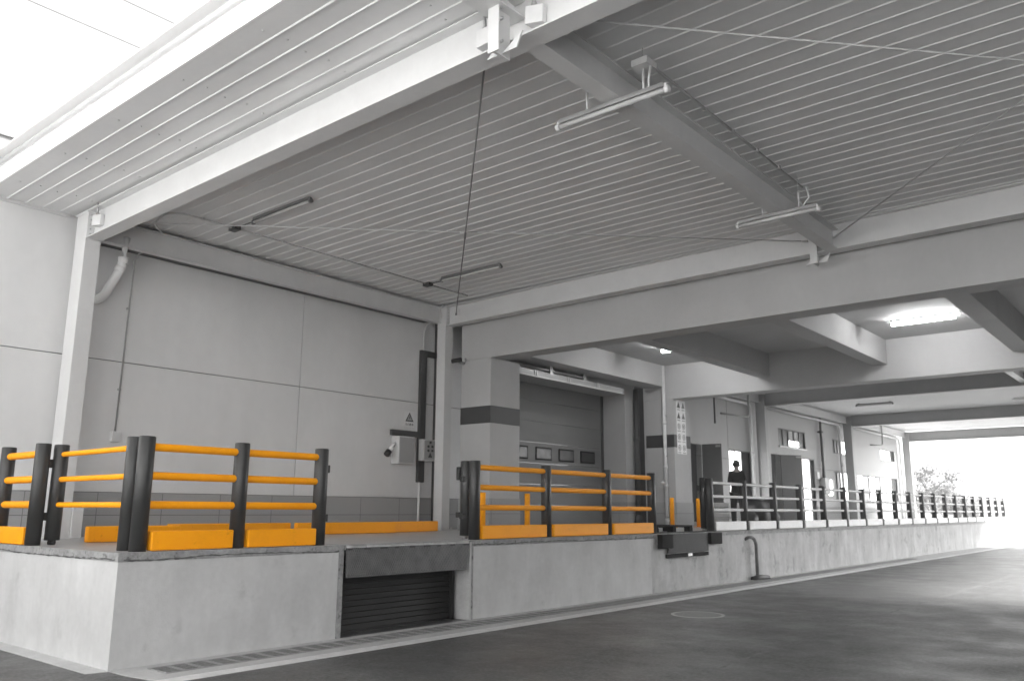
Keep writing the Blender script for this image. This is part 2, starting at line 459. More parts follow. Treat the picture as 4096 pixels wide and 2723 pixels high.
# ------------------------------------------------------------------ steel columns
def column(y, xf, ztop, label, shade='steel', dep=.37):
    r = thing('steel_column', label, 'column', (xf - .18, y + .12, H), 'steel columns carrying the canopy')
    d = MB(); d.box(xf - dep, xf, y, y + .237, H + .02, ztop); build('shaft', d, shade, r, .006)
    d = MB(); d.box(xf - dep - .05, xf + .05, y - .05, y + .287, H, H + .02)
    for sx in (xf - dep - .03, xf + .03):
        for sy in (y - .03, y + .267): d.tube([(sx, sy, H + .02), (sx, sy, H + .055)], .014, 6)
    build('base_plate', d, 'steel_grey', r)
    d = MB(); d.box(xf - dep - .015, xf + .012, y - .012, y + .249, ztop - .015, ztop + .01); build('cap_plate', d, shade, r)
    return r
XC = -4.462
c = column(C1, XC, 6.03, 'scuffed white steel column at the left, its left side brightly lit')
d = MB(); d.box(XC - .15, XC + .04, C1 + .24, C1 + .39, H + .002, 1.536); build('casing', d, 'steel', c, .004)
column(C2, XC, 6.02, 'white steel column beside the banded pillar and the wall-mounted control boxes', dep=.26)
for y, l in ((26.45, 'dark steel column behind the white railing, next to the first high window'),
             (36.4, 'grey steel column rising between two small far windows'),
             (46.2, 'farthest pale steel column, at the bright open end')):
    column(y, XC, 5.93, l, 'steel_far_shaded')

# ------------------------------------------------------------------ I-beams
def ibeam(name, label, cat, a, b, zb, zt, fw, group, camber=0.0, axis=0, cross=0.0, plate=True, m='steel'):
    """a..b along axis, cross = centre on the other horizontal axis"""
    mid = (a + b) / 2
    loc = (mid, cross, zb) if axis == 0 else (cross, mid, zb)
    r = thing(name, label, cat, loc, group)
    N = 12
    def strip(w0, w1, z0, z1):
        d = MB()
        for i in range(N):
            s0 = a + (b - a) * i / N; s1 = a + (b - a) * (i + 1) / N
            c0 = camber * 4 * (i / N) * (1 - i / N); c1 = camber * 4 * ((i + 1) / N) * (1 - (i + 1) / N)
            f = (lambda s, w, z: (s, cross + w, z)) if axis == 0 else (lambda s, w, z: (cross + w, s, z))
            d.quadbox([f(s0, w0, z0 + c0), f(s1, w0, z0 + c1), f(s1, w1, z0 + c1), f(s0, w1, z0 + c0),
                       f(s0, w0, z1 + c0), f(s1, w0, z1 + c1), f(s1, w1, z1 + c1), f(s0, w1, z1 + c0)])
        # drop inner partition faces
        return d
    h = fw / 2
    build('bottom_flange', strip(-h, h, zb, zb + .014), m, r)
    build('web', strip(-.005, .005, zb + .0145, zt - .0145), m, r)
    build('top_flange', strip(-h, h, zt - .014, zt), m, r)
    return r
RB = 'roof beams across the canopy'
b1 = ibeam('roof_beam', 'nearest white roof beam, running from the left column up over the camera', 'beam', XC + .003, XE, 5.597, 6.05, .237, RB, .035, 0, C1 + .1185)
b2 = ibeam('roof_beam', 'white steel roof beam running along in front of the big concrete beam', 'beam', XC + .003, XE, 5.597, 6.05, .245, RB, .05, 0, C2 + .125)
for bm_, y in ((b1, C1), (b2, C2)):
    d = MB(); d.box(XC + .001, XC + .016, y + .002, y + .235, 5.615, 6.034)
    d.box(XC + .02, XC + .30, y + .11, y + .127, 5.70, 5.95)
    build('end_plate', d, 'steel', bm_)
    for k in range(5):
        for s in (.05, .19):
            d = MB(); d.tube([(XC + .016, y + s, 5.67 + k * .075), (XC + .03, y + s, 5.67 + k * .075)], .012, 6); build('bolt', d, 'galv', bm_)
ibeam('roof_beam', 'dark shaded roof beam just past the rear concrete beam', 'beam', XC + .003, XF2, 5.47, 5.98, .24, RB, .02, 0, 26.57, m='steel_far_shaded')
ibeam('roof_beam', 'mid grey roof beam of the far canopy above the open daylight', 'beam', XC + .003, XF2, 5.47, 5.98, .24, RB, .02, 0, 36.52, m='steel_far_shaded')
ibeam('roof_beam', 'farthest pale roof beam at the end of the canopy', 'beam', XC + .003, XF2, 5.40, 5.93, .24, RB, .02, 0, 46.32, m='steel_far_shaded')
PB = 'purlin beams along the canopy'
pr1 = ibeam('purlin_beam', 'grey purlin beam running away under the ribbed ceiling, crossed by hanging tube lights', 'beam', C1 + .13, C2 + .115, 5.65, 6.0, .20, PB, 0, 1, 4.14, m='steel_grey')
eb = ibeam('purlin_beam', 'edge beam along the wall top between the two near columns', 'beam', C1 + .24, C2 - .002, 5.665, 6.04, .14, PB, 0, 1, -4.67, m='steel_grey')
d = MB(); d.box(W + .004, -4.76, C1 + .3, C2 - .1, 5.72, 5.93); tag(build('gutter', d, 'trunk', origin=(-4.9, 5, 5.8)), 'dark box gutter between the wall top and the edge beam', 'gutter')
st = ibeam('purlin_beam', 'short purlin stub between the front fascia and the nearest roof beam', 'beam', -.06, C1 + .1, 5.86, 6.05, .26, PB, 0, 1, 4.02)
ibeam('purlin_beam', 'pale edge beam along the wall in the middle of the far canopy', 'beam', 26.8, 36.39, 5.62, 5.96, .14, PB, 0, 1, -4.67, m='steel_grey')
ibeam('purlin_beam', 'edge beam along the office wall just past the sign pillar', 'beam', 19.1, 26.44, 5.62, 5.96, .14, PB, 0, 1, -4.67, m='steel_grey')
ibeam('purlin_beam', 'farthest edge beam over the long row of windows', 'beam', 36.7, 46.19, 5.62, 5.96, .14, PB, 0, 1, -4.67, m='steel_grey')
ibeam('purlin_beam', 'purlin beam under the far canopy seen edge on', 'beam', 19.0, 46.2, 5.6, 5.96, .2, PB, 0, 1, 4.14, m='steel_grey')

# bracing plates at the crossings of purlin and beams
def brace_bracket(label, x, y, zt, zb, s):
    r = thing('brace_bracket', label, 'bracket', (x, y, zb), 'bracing brackets on the beams')
    d = MB(); d.box(x - .015, x + .015, y - .11 * s, y + .11 * s, zb, zt); d.box(x - .06, x + .06, y - .12 * s, y - .1 * s, zb, zt)
    build('plate', d, 'steel', r)
    d = MB(); d.prism([(x - .16, zb + .02), (x - .016, zb + .02), (x - .016, zb + .13)], 1, y - .008, y + .008)
    d.prism([(x + .016, zb + .02), (x + .24, zb + .16), (x + .18, zb + .02)], 1, y - .008, y + .008)
    build('gusset', d, 'steel', r)
    for z in (zb + .1, zt - .14, zt - .05, zt - .25):
        d = MB(); d.tube([(x + .0, y - .06, z), (x + .07, y - .06, z)], .015, 8); build('bolt', d, 'galv', r)
    return r
brace_bracket('white bracing bracket with gussets hanging below the nearest roof beam', 4.05, C1 - .11, 6.0, 5.43, .9)
brace_bracket('small bracing bracket below the roof beam at the concrete frame', 3.90, C2 - .03, 5.95, 5.43, .8)
def wedge(label, x, y, z, sx):
    r = thing('rod_anchor', label, 'anchor', (x, y, z), 'rod anchors bolted to the nearest roof beam')
    d = MB(); d.quadbox([(x - .075, y - .12, z - .1), (x + .075, y - .06 * sx - .06, z - .1), (x + .075, y, z - .1), (x - .075, y, z - .1),
                         (x - .075, y - .12, z + .07), (x + .075, y - .06 * sx - .06, z + .07), (x + .075, y, z + .07), (x - .075, y, z + .07)])
    build('wedge', d, 'steel', r, .004)
    d = MB(); d.tube([(x - .01, y - .07, z + .06), (x - .0, y - .09, z + .26)], .016, 8); d.tube([(x - .01, y - .07, z + .07), (x - .01, y - .07, z + .1)], .03, 6)
    build('rod_end', d, 'galv', r)
wedge('white rod anchor left of the bracket on the nearest roof beam', 3.74, C1 + .10, 5.80, 1)
wedge('white rod anchor right of the bracket on the nearest roof beam', 4.31, C1 + .11, 5.82, 0)
wedge('white rod anchor near the wall end of the nearest roof beam', -4.2, C1 + .11, 5.85, 0)

def rod(label, a, b, r=.009, m='rod'):
    d = MB(); d.tube([a, b], r, 8); A = Vector(a); B = Vector(b); n = (B - A).normalized()
    d.tube([A, A + n * .12], r * 1.9, 8); d.tube([B - n * .12, B], r * 1.9, 8)
    mid = (A + B) / 2; d.tube([mid - n * .14, mid + n * .14], r * 1.7, 8)
    tag(build('tie_rod', d, m, origin=a), label, 'tie rod', 'diagonal tie rods below the ceiling')
rod('long thin tie rod slanting from the left column toward the ceiling beam', (-4.2, C1 + .25, 5.86), (3.8, C2 - .05, 5.84))
rod('tie rod hanging like a near vertical line in front of the ceiling', (3.55, C1 + .25, 5.83), (-4.15, C2 + .0, 5.80), .010, 'inkgrey')
rod('pale tie rod crossing the upper right of the ceiling', (4.45, C1 + .25, 5.82), (11.2, C2 - .02, 5.84))
rod('tie rod rising to the right from the concrete frame bracket', (4.2, C2 - .03, 5.82), (11.4, C1 + .3, 5.84))

# ------------------------------------------------------------------ canopy roofs
def canopy(label, x0, x1, y0, y1, z, phase, rib_label=None, fascia=True, flip=False):
    r = thing('canopy_roof', label, 'roof', ((x0 + x1) / 2, (y0 + y1) / 2, z))
    prof = [(y0, z)]
    y = y0 + phase
    k = 0
    while y < y1 - .06:
        dpt = .011; wdt = .016 if k % 4 else .020
        prof += [(y - wdt, z), (y - wdt * .42, z - dpt), (y + wdt * .42, z - dpt), (y + wdt, z)]
        y += .25; k += 1
    prof.append((y1, z))
    d = MB()
    n = 0
    for (u, w) in prof:
        d.v += [(x0, u, w), (x1, u, w)]
    for i in range(len(prof) - 1):
        d.f.append([2 * i, 2 * i + 1, 2 * i + 3, 2 * i + 2]); d.smooth.append(False)
    build('ribbed_ceiling', d, 'ceil', r)
    d = MB(); d.box(x0 - .02, x1, y0 - .01, y1, z + .03, z + .22); build('roof_deck', d, 'steel_grey', r)
    return r
ca = canopy('white ribbed canopy roof over the near dock with a bright fascia along its edge', W + .02, XE, -.1, 9.425, CEIL, .29)
d = MB(); d.box(W - .1, XE, -.125, -.1025, CEIL - .004, 6.345); build('fascia', d, 'fascia', ca)
d = MB(); d.tube([(W - .1, -.16, 6.375), (XE, -.16, 6.375)], .04, 10); build('edge_pipe', d, 'steel', ca)
d = MB(); d.box(W - .1, XE, -.30, -.10, 6.42, 6.44); build('roof_flashing', d, 'fascia', ca)
d = MB()
for i in range(9):
    for k in range(7): d.tube([(W + .9 + i * 1.5 + .05 * (k % 2), .05 + k * .25, CEIL - .001), (W + .9 + i * 1.5 + .05 * (k % 2), .05 + k * .25, CEIL - .010)], .012, 6)
build('screw', d, 'rod', ca)
cb = canopy('far ribbed canopy roof beyond the concrete frame, open to daylight at its end', W + .02, XF2, 18.535, 46.45, 6.0, .15)

# ------------------------------------------------------------------ concrete frame
def cbox(name, label, cat, x0, x1, y0, y1, z0, z1, m='conc', group=None):
    d = MB(); d.box(x0, x1, y0, y1, z0, z1)
    o = build(name, d, m, origin=((x0 + x1) / 2, (y0 + y1) / 2, z0), bevel=.008)
    return tag(o, label, cat, group)
YP, YQ = 9.434, 18.03
cbox('concrete_beam', 'deep pale concrete beam spanning right from the near banded pillar', 'beam', -4.34, XE, YP, YP + .50, 4.814, 6.45, group='main concrete beams')
cbox('concrete_beam', 'rear deep concrete beam spanning right from the sign pillar', 'beam', -4.70, XE, YQ, YQ + .50, 4.814, 6.3, group='main concrete beams')
cbox('concrete_slab', 'flat concrete ceiling slab between the two deep concrete beams', 'slab', -5.9, XE, YP + .501, YQ - .001, 5.84, 6.3, 'conc_slab')
XB = 'concrete cross beams under the slab'
cbox('cross_beam', 'concrete cross beam above the sectional door, between the two pillars', 'beam', -4.65, -4.0, YP + .502, YQ - .002, 5.19, 5.838, group=XB)
cbox('cross_beam', 'dark concrete cross beam right of the small ceiling lamp', 'beam', -1.07, -.70, YP + .502, YQ - .002, 5.2, 5.838, group=XB)
cbox('cross_beam', 'concrete cross beam left of the long lit tube, its right side brightly lit', 'beam', 2.03, 2.40, YP + .502, YQ - .002, 5.2, 5.838, group=XB)
cbox('cross_beam', 'concrete cross beam right of the long lit tube', 'beam', 5.18, 5.58, YP + .502, YQ - .002, 5.2, 5.838, group=XB)
cbox('cross_beam', 'concrete cross beam at the right edge of the picture', 'beam', 8.3, 8.7, YP + .502, YQ - .002, 5.2, 5.838, group=XB)
def pillar(label, x0, x1, y0, y1, top):
    r = thing('concrete_pillar', label, 'pillar', ((x0 + x1) / 2, (y0 + y1) / 2, H), 'concrete pillars with dark band')
    d = MB(); d.box(x0, x1, y0, y1, H, top); build('shaft', d, 'conc', r, .012)
    d = MB(); d.box(x0 - .004, x1 + .004, y0 - .004, y1 + .004, 3.379, 3.76); build('band', d, 'band', r, .008)
    d = MB(); d.box(x0 - .014, x1 + .014, y0 - .014, y1 + .014, H, 1.776); build('tile_base', d, 'tile', r, .003)
    return r
pillar('concrete pillar with dark band next to the steel column, behind two yellow bollards', -4.34, -3.453, YP + .002, 10.44, 4.813)
pillar('concrete pillar with dark band and pictogram board, white pipe on its left side', -4.70, -3.745, YQ + .002, 19.04, 4.813)

# wall behind the frame with the sectional door
fw_ = thing('recess_wall', 'pale wall around the sectional door set back between the pillars', 'wall', (W, 14, H))
for y0, y1 in ((11.36, 11.5), (17.47, 18.03)):
    d = MB(); d.box(W - .9, W, y0, y1, H, 5.835); build('jamb', d, 'conc', fw_)
d = MB(); d.box(W - .9, W - .002, 11.502, 17.468, 5.0, 5.834); build('head', d, 'conc', fw_)
d = MB(); d.box(W + .002, -4.345, YP + .002, YP + .5, 5.85, 6.4); build('filler', d, 'trunk', fw_)  # added to close a roof gap where sky light leaked in
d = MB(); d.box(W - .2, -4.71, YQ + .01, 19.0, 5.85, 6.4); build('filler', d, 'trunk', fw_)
d = MB(); d.box(W - .9, W + .012, 17.46, 18.02, H, 1.776); build('tile_base', d, 'tile', fw_)
sd = thing('sectional_door', 'closed grey sectional overhead door with a row of small dark windows', 'door', (-5.906, 14.5, H))
zz = [H, 1.66, 2.23, 2.80, 3.37, 3.945, 4.525, 5.05]
for i in range(7):
    d = MB(); d.box(-5.96, -5.906, 11.5, 17.47, zz[i] + .004, zz[i + 1] - .004)
    d.box(-5.95, -5.9035, 11.5, 17.47, zz[i] + .26, zz[i] + .268)
    build('door_panel', d, 'door', sd, .004)
for k in range(5):
    y0 = 11.965 + k * 1.074
    d = MB(); d.box(-5.905, -5.885, y0, y0 + .735, 2.895, 3.255); f = build('window', d, 'blackrub', sd, .01)
    d = MB(); d.box(-5.884, -5.880, y0 + .05, y0 + .685, 2.94, 3.21); build('pane', d, 'glass_mid' if k == 2 else 'glass_dark', f)
d = MB(); d.box(-5.905, -5.87, 17.38, 17.468, H, 5.0); build('track', d, 'frame', sd)
hd = thing('door_hood', 'long grey box hood with bright straps mounted above the sectional door', 'hood', (-4.7, 14, 4.8))
d = MB(); d.box(W + .002, -4.42, 11.4, 16.35, 4.84, 4.985); build('casing', d, 'hood', hd, .012)
d = MB(); d.box(-4.44, -4.405, 11.4, 16.36, 4.825, 4.86); d.box(-4.44, -4.41, 11.4, 16.36, 4.97, 4.99); build('edge_strip', d, 'box', hd, .004)
for y in (12.2, 13.62, 15.0):
    d = MB(); d.box(-4.43, -4.398, y, y + .035, 4.82, 5.0); d.box(-4.43, -4.398, y + .075, y + .11, 4.82, 5.0); build('strap', d, 'box', hd, .003)
d = MB(); d.tube([(-4.5, 11.3, 5.08), (-4.5, 14.6, 5.08)], .03, 10)
for y in (12.9, 14.4): d.box(-4.55, -4.45, y, y + .12, 5.0, 5.19)
build('rail', d, 'galv', hd)
# pipes in the recess
d = MB(); d.tube([(-4.93, 18.03 - .16, H), (-4.93, 18.03 - .16, 5.18)], .085, 14); d.tube([(-4.93, 17.87, H), (-4.93, 17.87, H + .08)], .15, 14); d.tube([(-4.93, 17.87, H + .08), (-4.93, 17.87, H + .3)], [.13, .09], 14)
d.tube([(-4.93, 17.87, 3.6), (-4.93, 17.87, 3.72)], .1, 14)
tag(build('drain_pipe', d, 'trunk', origin=(-4.93, 17.87, H)), 'dark upright pipe in the corner beside the sectional door', 'pipe')
dp = thing('downpipe', 'white upright pipe with joints running down the sign pillar', 'pipe', (-3.99, 17.92, H))
d = MB(); d.tube([(-4.0, 17.93, H), (-4.0, 17.93, 5.83)], .055, 14); build('pipe', d, 'pvc', dp)
d = MB()
for z in (1.22, 2.2, 2.75, 4.05): d.tube([(-4.0, 17.93, z), (-4.0, 17.93, z + .09)], .066, 14)
d.tube([(-4.06, 17.9, 2.35), (-4.1, 17.85, 2.32)], .055, 10)
build('coupling', d, 'pvc', dp)
for bx in ((-4.1, -3.9, 17.86, 18.0, 1.33, 1.36), (-4.06, -3.94, 17.9, 18.02, 3.1, 3.13), (-4.06, -3.94, 17.9, 18.02, 4.3, 4.33)):
    d = MB(); d.box(*bx); build('clamp', d, 'galv', dp)

# pictogram board on the sign pillar
sb = thing('sign_board', 'tall white board of warning pictograms in two columns on the far pillar', 'sign', (-3.73, 18.5, 3.2))
XS = -3.738
d = MB(); d.box(-3.744, XS, 18.20, 18.76, 3.20, 4.80); build('board', d, 'sign', sb)
for row in range(5):
    for cidx in range(2):
        yc = 18.34 + cidx * .28; zc = 4.66 - row * .32
        d = MB()
        if row < 2:
            d.prism([(yc - .1, zc - .085), (yc + .1, zc - .085), (yc, zc + .1)], 0, XS + .001, XS + .004); build('warning_triangle', d, 'ink' if cidx == 0 else 'inkgrey', sb)
        else:
            n = 20; ro, ri = .088, .068
            for k in range(n):
                t0, t1 = 2 * PI * k / n, 2 * PI * (k + 1) / n
                d.prism([(yc + ro * math.cos(t0), zc + ro * math.sin(t0)), (yc + ro * math.cos(t1), zc + ro * math.sin(t1)), (yc + ri * math.cos(t1), zc + ri * math.sin(t1)), (yc + ri * math.cos(t0), zc + ri * math.sin(t0))], 0, XS + .001, XS + .004)
            d.box(XS + .001, XS + .0035, yc - .025, yc + .025, zc - .04, zc + .04)
            build('prohibition_ring', d, 'inkgrey', sb)
        d = MB()
        for k in range(4): d.box(XS + .001, XS + .003, yc - .085 + k * .045, yc - .055 + k * .045, zc - .155, zc - .125)
        build('caption', d, 'inkgrey', sb)

# ------------------------------------------------------------------ lamps
def lamp_lit(label, xa, xb, y, z):
    r = thing('ceiling_lamp', label, 'lamp', ((xa + xb) / 2, y, z), 'lit tube lamps under the concrete slab')
    d = MB(); d.box(xa - .03, xb + .03, y - .05, y + .05, z + .043, z + .07); build('housing', d, 'box', r)
    d = MB(); d.tube([(xa, y, z), (xb, y, z)], .042, 16); build('tube', d, 'tube', r)
    d = MB()
    for x in (xa - .015, xb + .015): d.box(x - .015, x + .015, y - .03, y + .03, z - .03, z + .032)
    build('end_cap', d, 'box', r)
    d = MB(); d.tube([(xa + .1, y, z + .06), (xa + .1, y, 5.84)], .01, 8); d.tube([(xb - .1, y, z + .06), (xb - .1, y, 5.84)], .01, 8); build('hanger', d, 'galv', r)
lamp_lit('long bright tube lamp glowing between two concrete cross beams', 3.17, 4.48, 15.85, 5.75)
lamp_lit('small bright lamp end showing beside the dark cross beam, near the sign pillar', -2.62, -1.3, 15.5, 5.75)

def tube_light(label, xa, xb, y, z, ztop, hung=True, off='tube_off'):
    r = thing('tube_light', label, 'lamp', ((xa + xb) / 2, y, z), 'unlit tube lights under the ribbed ceilings')
    d = MB(); d.box(xa + .02, xb - .02, y - .03, y + .03, z + .032, z + .075); build('housing', d, 'galv' if hung else 'inkgrey', r, .003)
    d = MB(); d.tube([(xa, y, z), (xb, y, z)], .026, 12); build('tube', d, off, r)
    d = MB()
    for x, s in ((xa, 1), (xb, -1)): d.tube([(x - .02, y, z), (x + .025, y, z)], .036, 10); d.box(x - .012 + s * .01, x + .012 + s * .01, y - .02, y + .02, z, z + .06)
    build('end_cap', d, 'pvc' if hung else 'inkgrey', r)
    d = MB()
    if hung:
        for x in (xa + .38, xb - .26):
            d.tube([(x, y, z + .07), (x, y, z + .31)], .012, 8); d.tube([(x, y, z + .31), (x, y, ztop)], .003, 6)
    else:
        for x in (xa + .1, xb - .1): d.box(x - .02, x + .02, y - .02, y + .02, z + .07, ztop)
    build('hanger', d, 'pvc' if hung else 'inkgrey', r)
    return r
tl = tube_light('hung white tube light below the purlin, nearest the camera', 3.45, 4.77, 2.66, 5.56, CEIL)
d = MB(); d.box(4.44, 4.62, 2.55, 2.75, 5.86, 5.93); build('junction_box', d, 'box', tl)
d = MB(); d.tube([(4.56, 2.68, 5.63), (4.57, 2.66, 5.72), (4.60, 2.65, 5.86)], .012, 8); build('cable', d, 'pvc', tl)
tl = tube_light('hung white tube light at the far end of the purlin by the concrete beam', 3.57, 4.73, 6.83, 5.56, CEIL)
d = MB(); d.tube([(4.52, 6.84, 5.63), (4.56, 6.84, 5.7), (4.62, 6.82, 5.74), (4.6, 6.8, 5.9)], .012, 8); build('cable', d, 'pvc', tl)
tube_light('dark backed tube light fixed to the ceiling nearer the left column', -2.92, -1.43, 3.04, 6.03, CEIL - .001, False)
tube_light('dark backed tube light fixed to the ceiling near the second column', -3.0, -1.44, 7.4, 6.03, CEIL - .001, False)
tube_light('dark tube light under the far ceiling, left one', -2.75, -1.3, 31.9, 5.88, 5.99, False)
tube_light('pale tube light under the far ceiling at the right edge', 2.9, 4.3, 32.4, 5.75, 5.99, True)

# ceiling conduits
def conduit(name, label, pts, r, m='rod', clips=None, cat='conduit', group=None):
    d = MB(); d.tube(pts, r, 10)
    for c in clips or []: d.box(c[0] - .025, c[0] + .025, c[1] - .025, c[1] + .025, c[2] - .02, c[2] + .02)
    return tag(build(name, d, m, origin=tuple(pts[0])), label, cat, group)
pts = [(-4.3, 2.25, 5.9), (-4.28, 2.1, 6.06)] + [tuple(v) for v in arc_path((-4.2, 2.08, 6.062), (-3.5, 1.93, 6.062), (-3.5, 2.6, 6.062), .45, 6)] + [(-3.5, 5, 6.062), (-3.5, 8.7, 6.062)]
cc = conduit('conduit', 'dark conduit running along the ribbed ceiling parallel to the wall', pts, .016, 'rod', [(-3.5, y, 6.062) for y in (2.5, 4, 5.3, 6.2, 8.6)])
for y in (3.06, 7.5):
    d = MB(); d.box(-3.58, -3.40, y - .06, y + .06, 6.02, 6.085); d.tube([(-3.42, y, 6.06), (-2.9, y, 6.055)], .011, 8)
    tag(build('junction_box', d, 'trunk', origin=(-3.5, y, 6.05)), ('dark junction box on the ceiling conduit nearer the left column' if y < 5 else 'dark junction box on the ceiling conduit near the second column'), 'junction box', 'ceiling junction boxes')
conduit('conduit', 'conduit under the ceiling just right of the purlin beam', [(4.58, 2.75, 5.9), (4.44, 3.1, 6.06), (4.40, 7.2, 6.06)], .017, 'rod', [(4.42, y, 6.06) for y in (3.5, 4.2, 4.9, 5.6, 6.3)])

# ------------------------------------------------------------------ wall fittings, near
dp = thing('downpipe', 'white bent rainwater pipe below the gutter by the left column', 'pipe', (-4.75, 1.75, 4.8))
d = MB(); d.tube([(-4.7, 1.85, 5.83), (-4.7, 1.845, 5.44)] + [tuple(v) for v in arc_path((-4.7, 1.845, 5.5), (-4.7, 1.84, 5.36), (-4.78, 1.70, 5.0), .1, 4)] + [tuple(v) for v in arc_path((-4.77, 1.72, 5.1), (-4.8, 1.655, 4.83), (-5.2, 1.6, 4.80), .14, 5)] + [(-5.1, 1.61, 4.80)], .072, 16)
build('pipe', d, 'pvc', dp)
d = MB(); d.tube([(-4.7, 1.845, 5.40), (-4.7, 1.845, 5.50)], .082, 16); d.tube([(-4.725, 1.795, 5.26), (-4.71, 1.82, 5.34)], .082, 16); build('coupling', d, 'pvc', dp)
wc = thing('wall_conduit', 'thin grey conduit ending in a small white box on the left wall', 'conduit', (W, 2.15, 2.6))
d = MB(); d.tube([(-4.80, 2.25, 5.72), (-4.95, 2.2, 5.70), (W + .02, 2.19, 5.6), (W + .02, 2.15, 2.7)], .013, 10); d.box(W, W + .03, 2.14, 2.19, 4.75, 4.78); d.box(W, W + .03, 2.13, 2.18, 3.4, 3.43); build('pipe', d, 'galv', wc)
d = MB(); d.box(W, W + .05, 2.09, 2.24, 2.57, 2.74); build('socket_box', d, 'box', wc, .006)
tr = thing('cable_trunking', 'dark cable trunking down the wall beside the second column', 'trunking', (W, 8.93, 2.1))
d = MB()
d.box(W + .001, W + .08, 8.83, 9.0, 3.22, 5.07)
build('upright', d, 'trunk', tr)
d = MB(); d.box(W + .001, W + .08, 9.0, 9.40, 4.94, 5.07); build('arm', d, 'trunk', tr)
d = MB(); d.box(W + .001, W + .08, 8.02, 9.0, 3.095, 3.22); build('arm', d, 'trunk', tr)
d = MB(); d.box(W + .001, W + .08, 8.82, 9.0, 2.12, 3.094); build('upright', d, 'trunk', tr)
d = MB(); d.tube([(W + .03, 8.90, 1.12), (W + .03, 8.90, 2.12)], .025, 10); build('pipe', d, 'pvc', tr)
d = MB(); d.tube([(W + .03, 8.93, 5.07), (W + .03, 8.93, 5.45)] + [tuple(v) for v in arc_path((W + .03, 8.93, 5.45), (W + .05, 8.95, 5.72), (-4.72, 9.0, 5.74), .22, 6)] + [(-4.62, 9.0, 5.74), (-4.58, 9.0, 5.8), (-4.58, 8.95, 5.98), (-4.4, 8.9, 6.04)], .016, 10); build('cable', d, 'box', tr)
sbx = thing('socket_box', 'light grey distribution box with an angled plug socket on its left side', 'electrical box', (-4.96, 8.2, 2.5))
d = MB(); d.box(W + .001, -4.84, 8.075, 8.545, 2.49, 3.075); build('cabinet', d, 'box', sbx, .008)
d = MB(); d.box(-4.839, -4.832, 8.1, 8.52, 2.515, 3.05); build('cover', d, 'box_dark', sbx)
d = MB(); d.tube([(-4.95, 8.07, 2.93), (-4.95, 7.90, 2.74)], [.035, .055], 12); build('plug', d, 'pvc', sbx)
d = MB(); d.tube([(-4.95, 7.905, 2.745), (-4.95, 7.83, 2.66)], .066, 12); build('socket', d, 'black', sbx)
d = MB(); d.box(-4.832, -4.82, 8.48, 8.51, 2.74, 2.84); build('latch', d, 'galv', sbx)
cbx = thing('control_box', 'light grey control box with round push buttons beside the second column', 'electrical box', (-4.95, 9.15, 2.6))
d = MB(); d.box(W + .09, -4.87, 8.80, 9.24, 2.585, 3.055); build('cabinet', d, 'box', cbx, .008)
d = MB(); d.box(-4.868, -4.862, 8.86, 9.2, 2.61, 3.03); build('cover', d, 'box_dark', cbx)
for (y, z) in ((9.03, 2.99), (8.97, 2.90), (9.09, 2.90), (8.97, 2.81), (9.09, 2.81)):
    d = MB(); d.tube([(-4.861, y, z), (-4.845, y, z)], .027, 12); build('button', d, 'ink', cbx)
d = MB(); d.prism([(8.97, 2.66), (9.10, 2.66), (9.035, 2.765)], 0, -4.8615, -4.859); build('warning_triangle', d, 'ink', cbx)
ws = thing('warning_sign', 'white warning sign with black triangle above the distribution box', 'sign', (W, 8.57, 3.31))
d = MB(); d.box(W + .001, W + .006, 8.425, 8.73, 3.315, 3.655); build('plate', d, 'sign', ws)
d = MB(); d.prism([(8.455, 3.43), (8.70, 3.43), (8.5775, 3.635)], 0, W + .0065, W + .009); build('triangle', d, 'ink', ws)
d = MB(); d.prism([(8.50, 3.455), (8.655, 3.455), (8.5775, 3.588)], 0, W + .0095, W + .0105); build('triangle_field', d, 'box_dark', ws)
d = MB(); d.prism([(8.588, 3.565), (8.560, 3.51), (8.578, 3.51), (8.566, 3.465), (8.600, 3.525), (8.582, 3.525), (8.596, 3.565)], 0, W + .011, W + .013); build('lightning_bolt', d, 'ink', ws)
text('lettering', '当心触电', .062, 'ink', ws, (W + .0085, 8.5775, 3.365), (PI / 2, 0, PI / 2))
cf = thing('camera_fixture', 'small dark camera on a bracket in the gap beside the near pillar', 'camera', (-4.3, 9.36, 4.8))
d = MB(); d.tube([(-4.25, 9.44, 4.76), (-4.25, 9.33, 4.76)], .03, 10); d.box(-4.30, -4.2, 9.30, 9.36, 4.74, 4.78); build('bracket', d, 'galv', cf)
d = MB(); d.tube([(-4.20, 9.28, 4.82), (-4.42, 9.22, 4.80)], .05, 12); build('body', d, 'black', cf)
d = MB(); d.tube([(-4.11, 9.32, 4.80), (-4.17, 9.29, 4.81)], [.05, .03], 10); build('cable_boot', d, 'box', cf)
# dark strip stands in for shade in the gap between warehouse and frame
cbox('gap_shade', 'dark strip standing in for the shaded gap between the second column and the near pillar', 'shade strip', W - .2, W + .25, 9.31, YP - .001, H, 5.9, 'trunk')

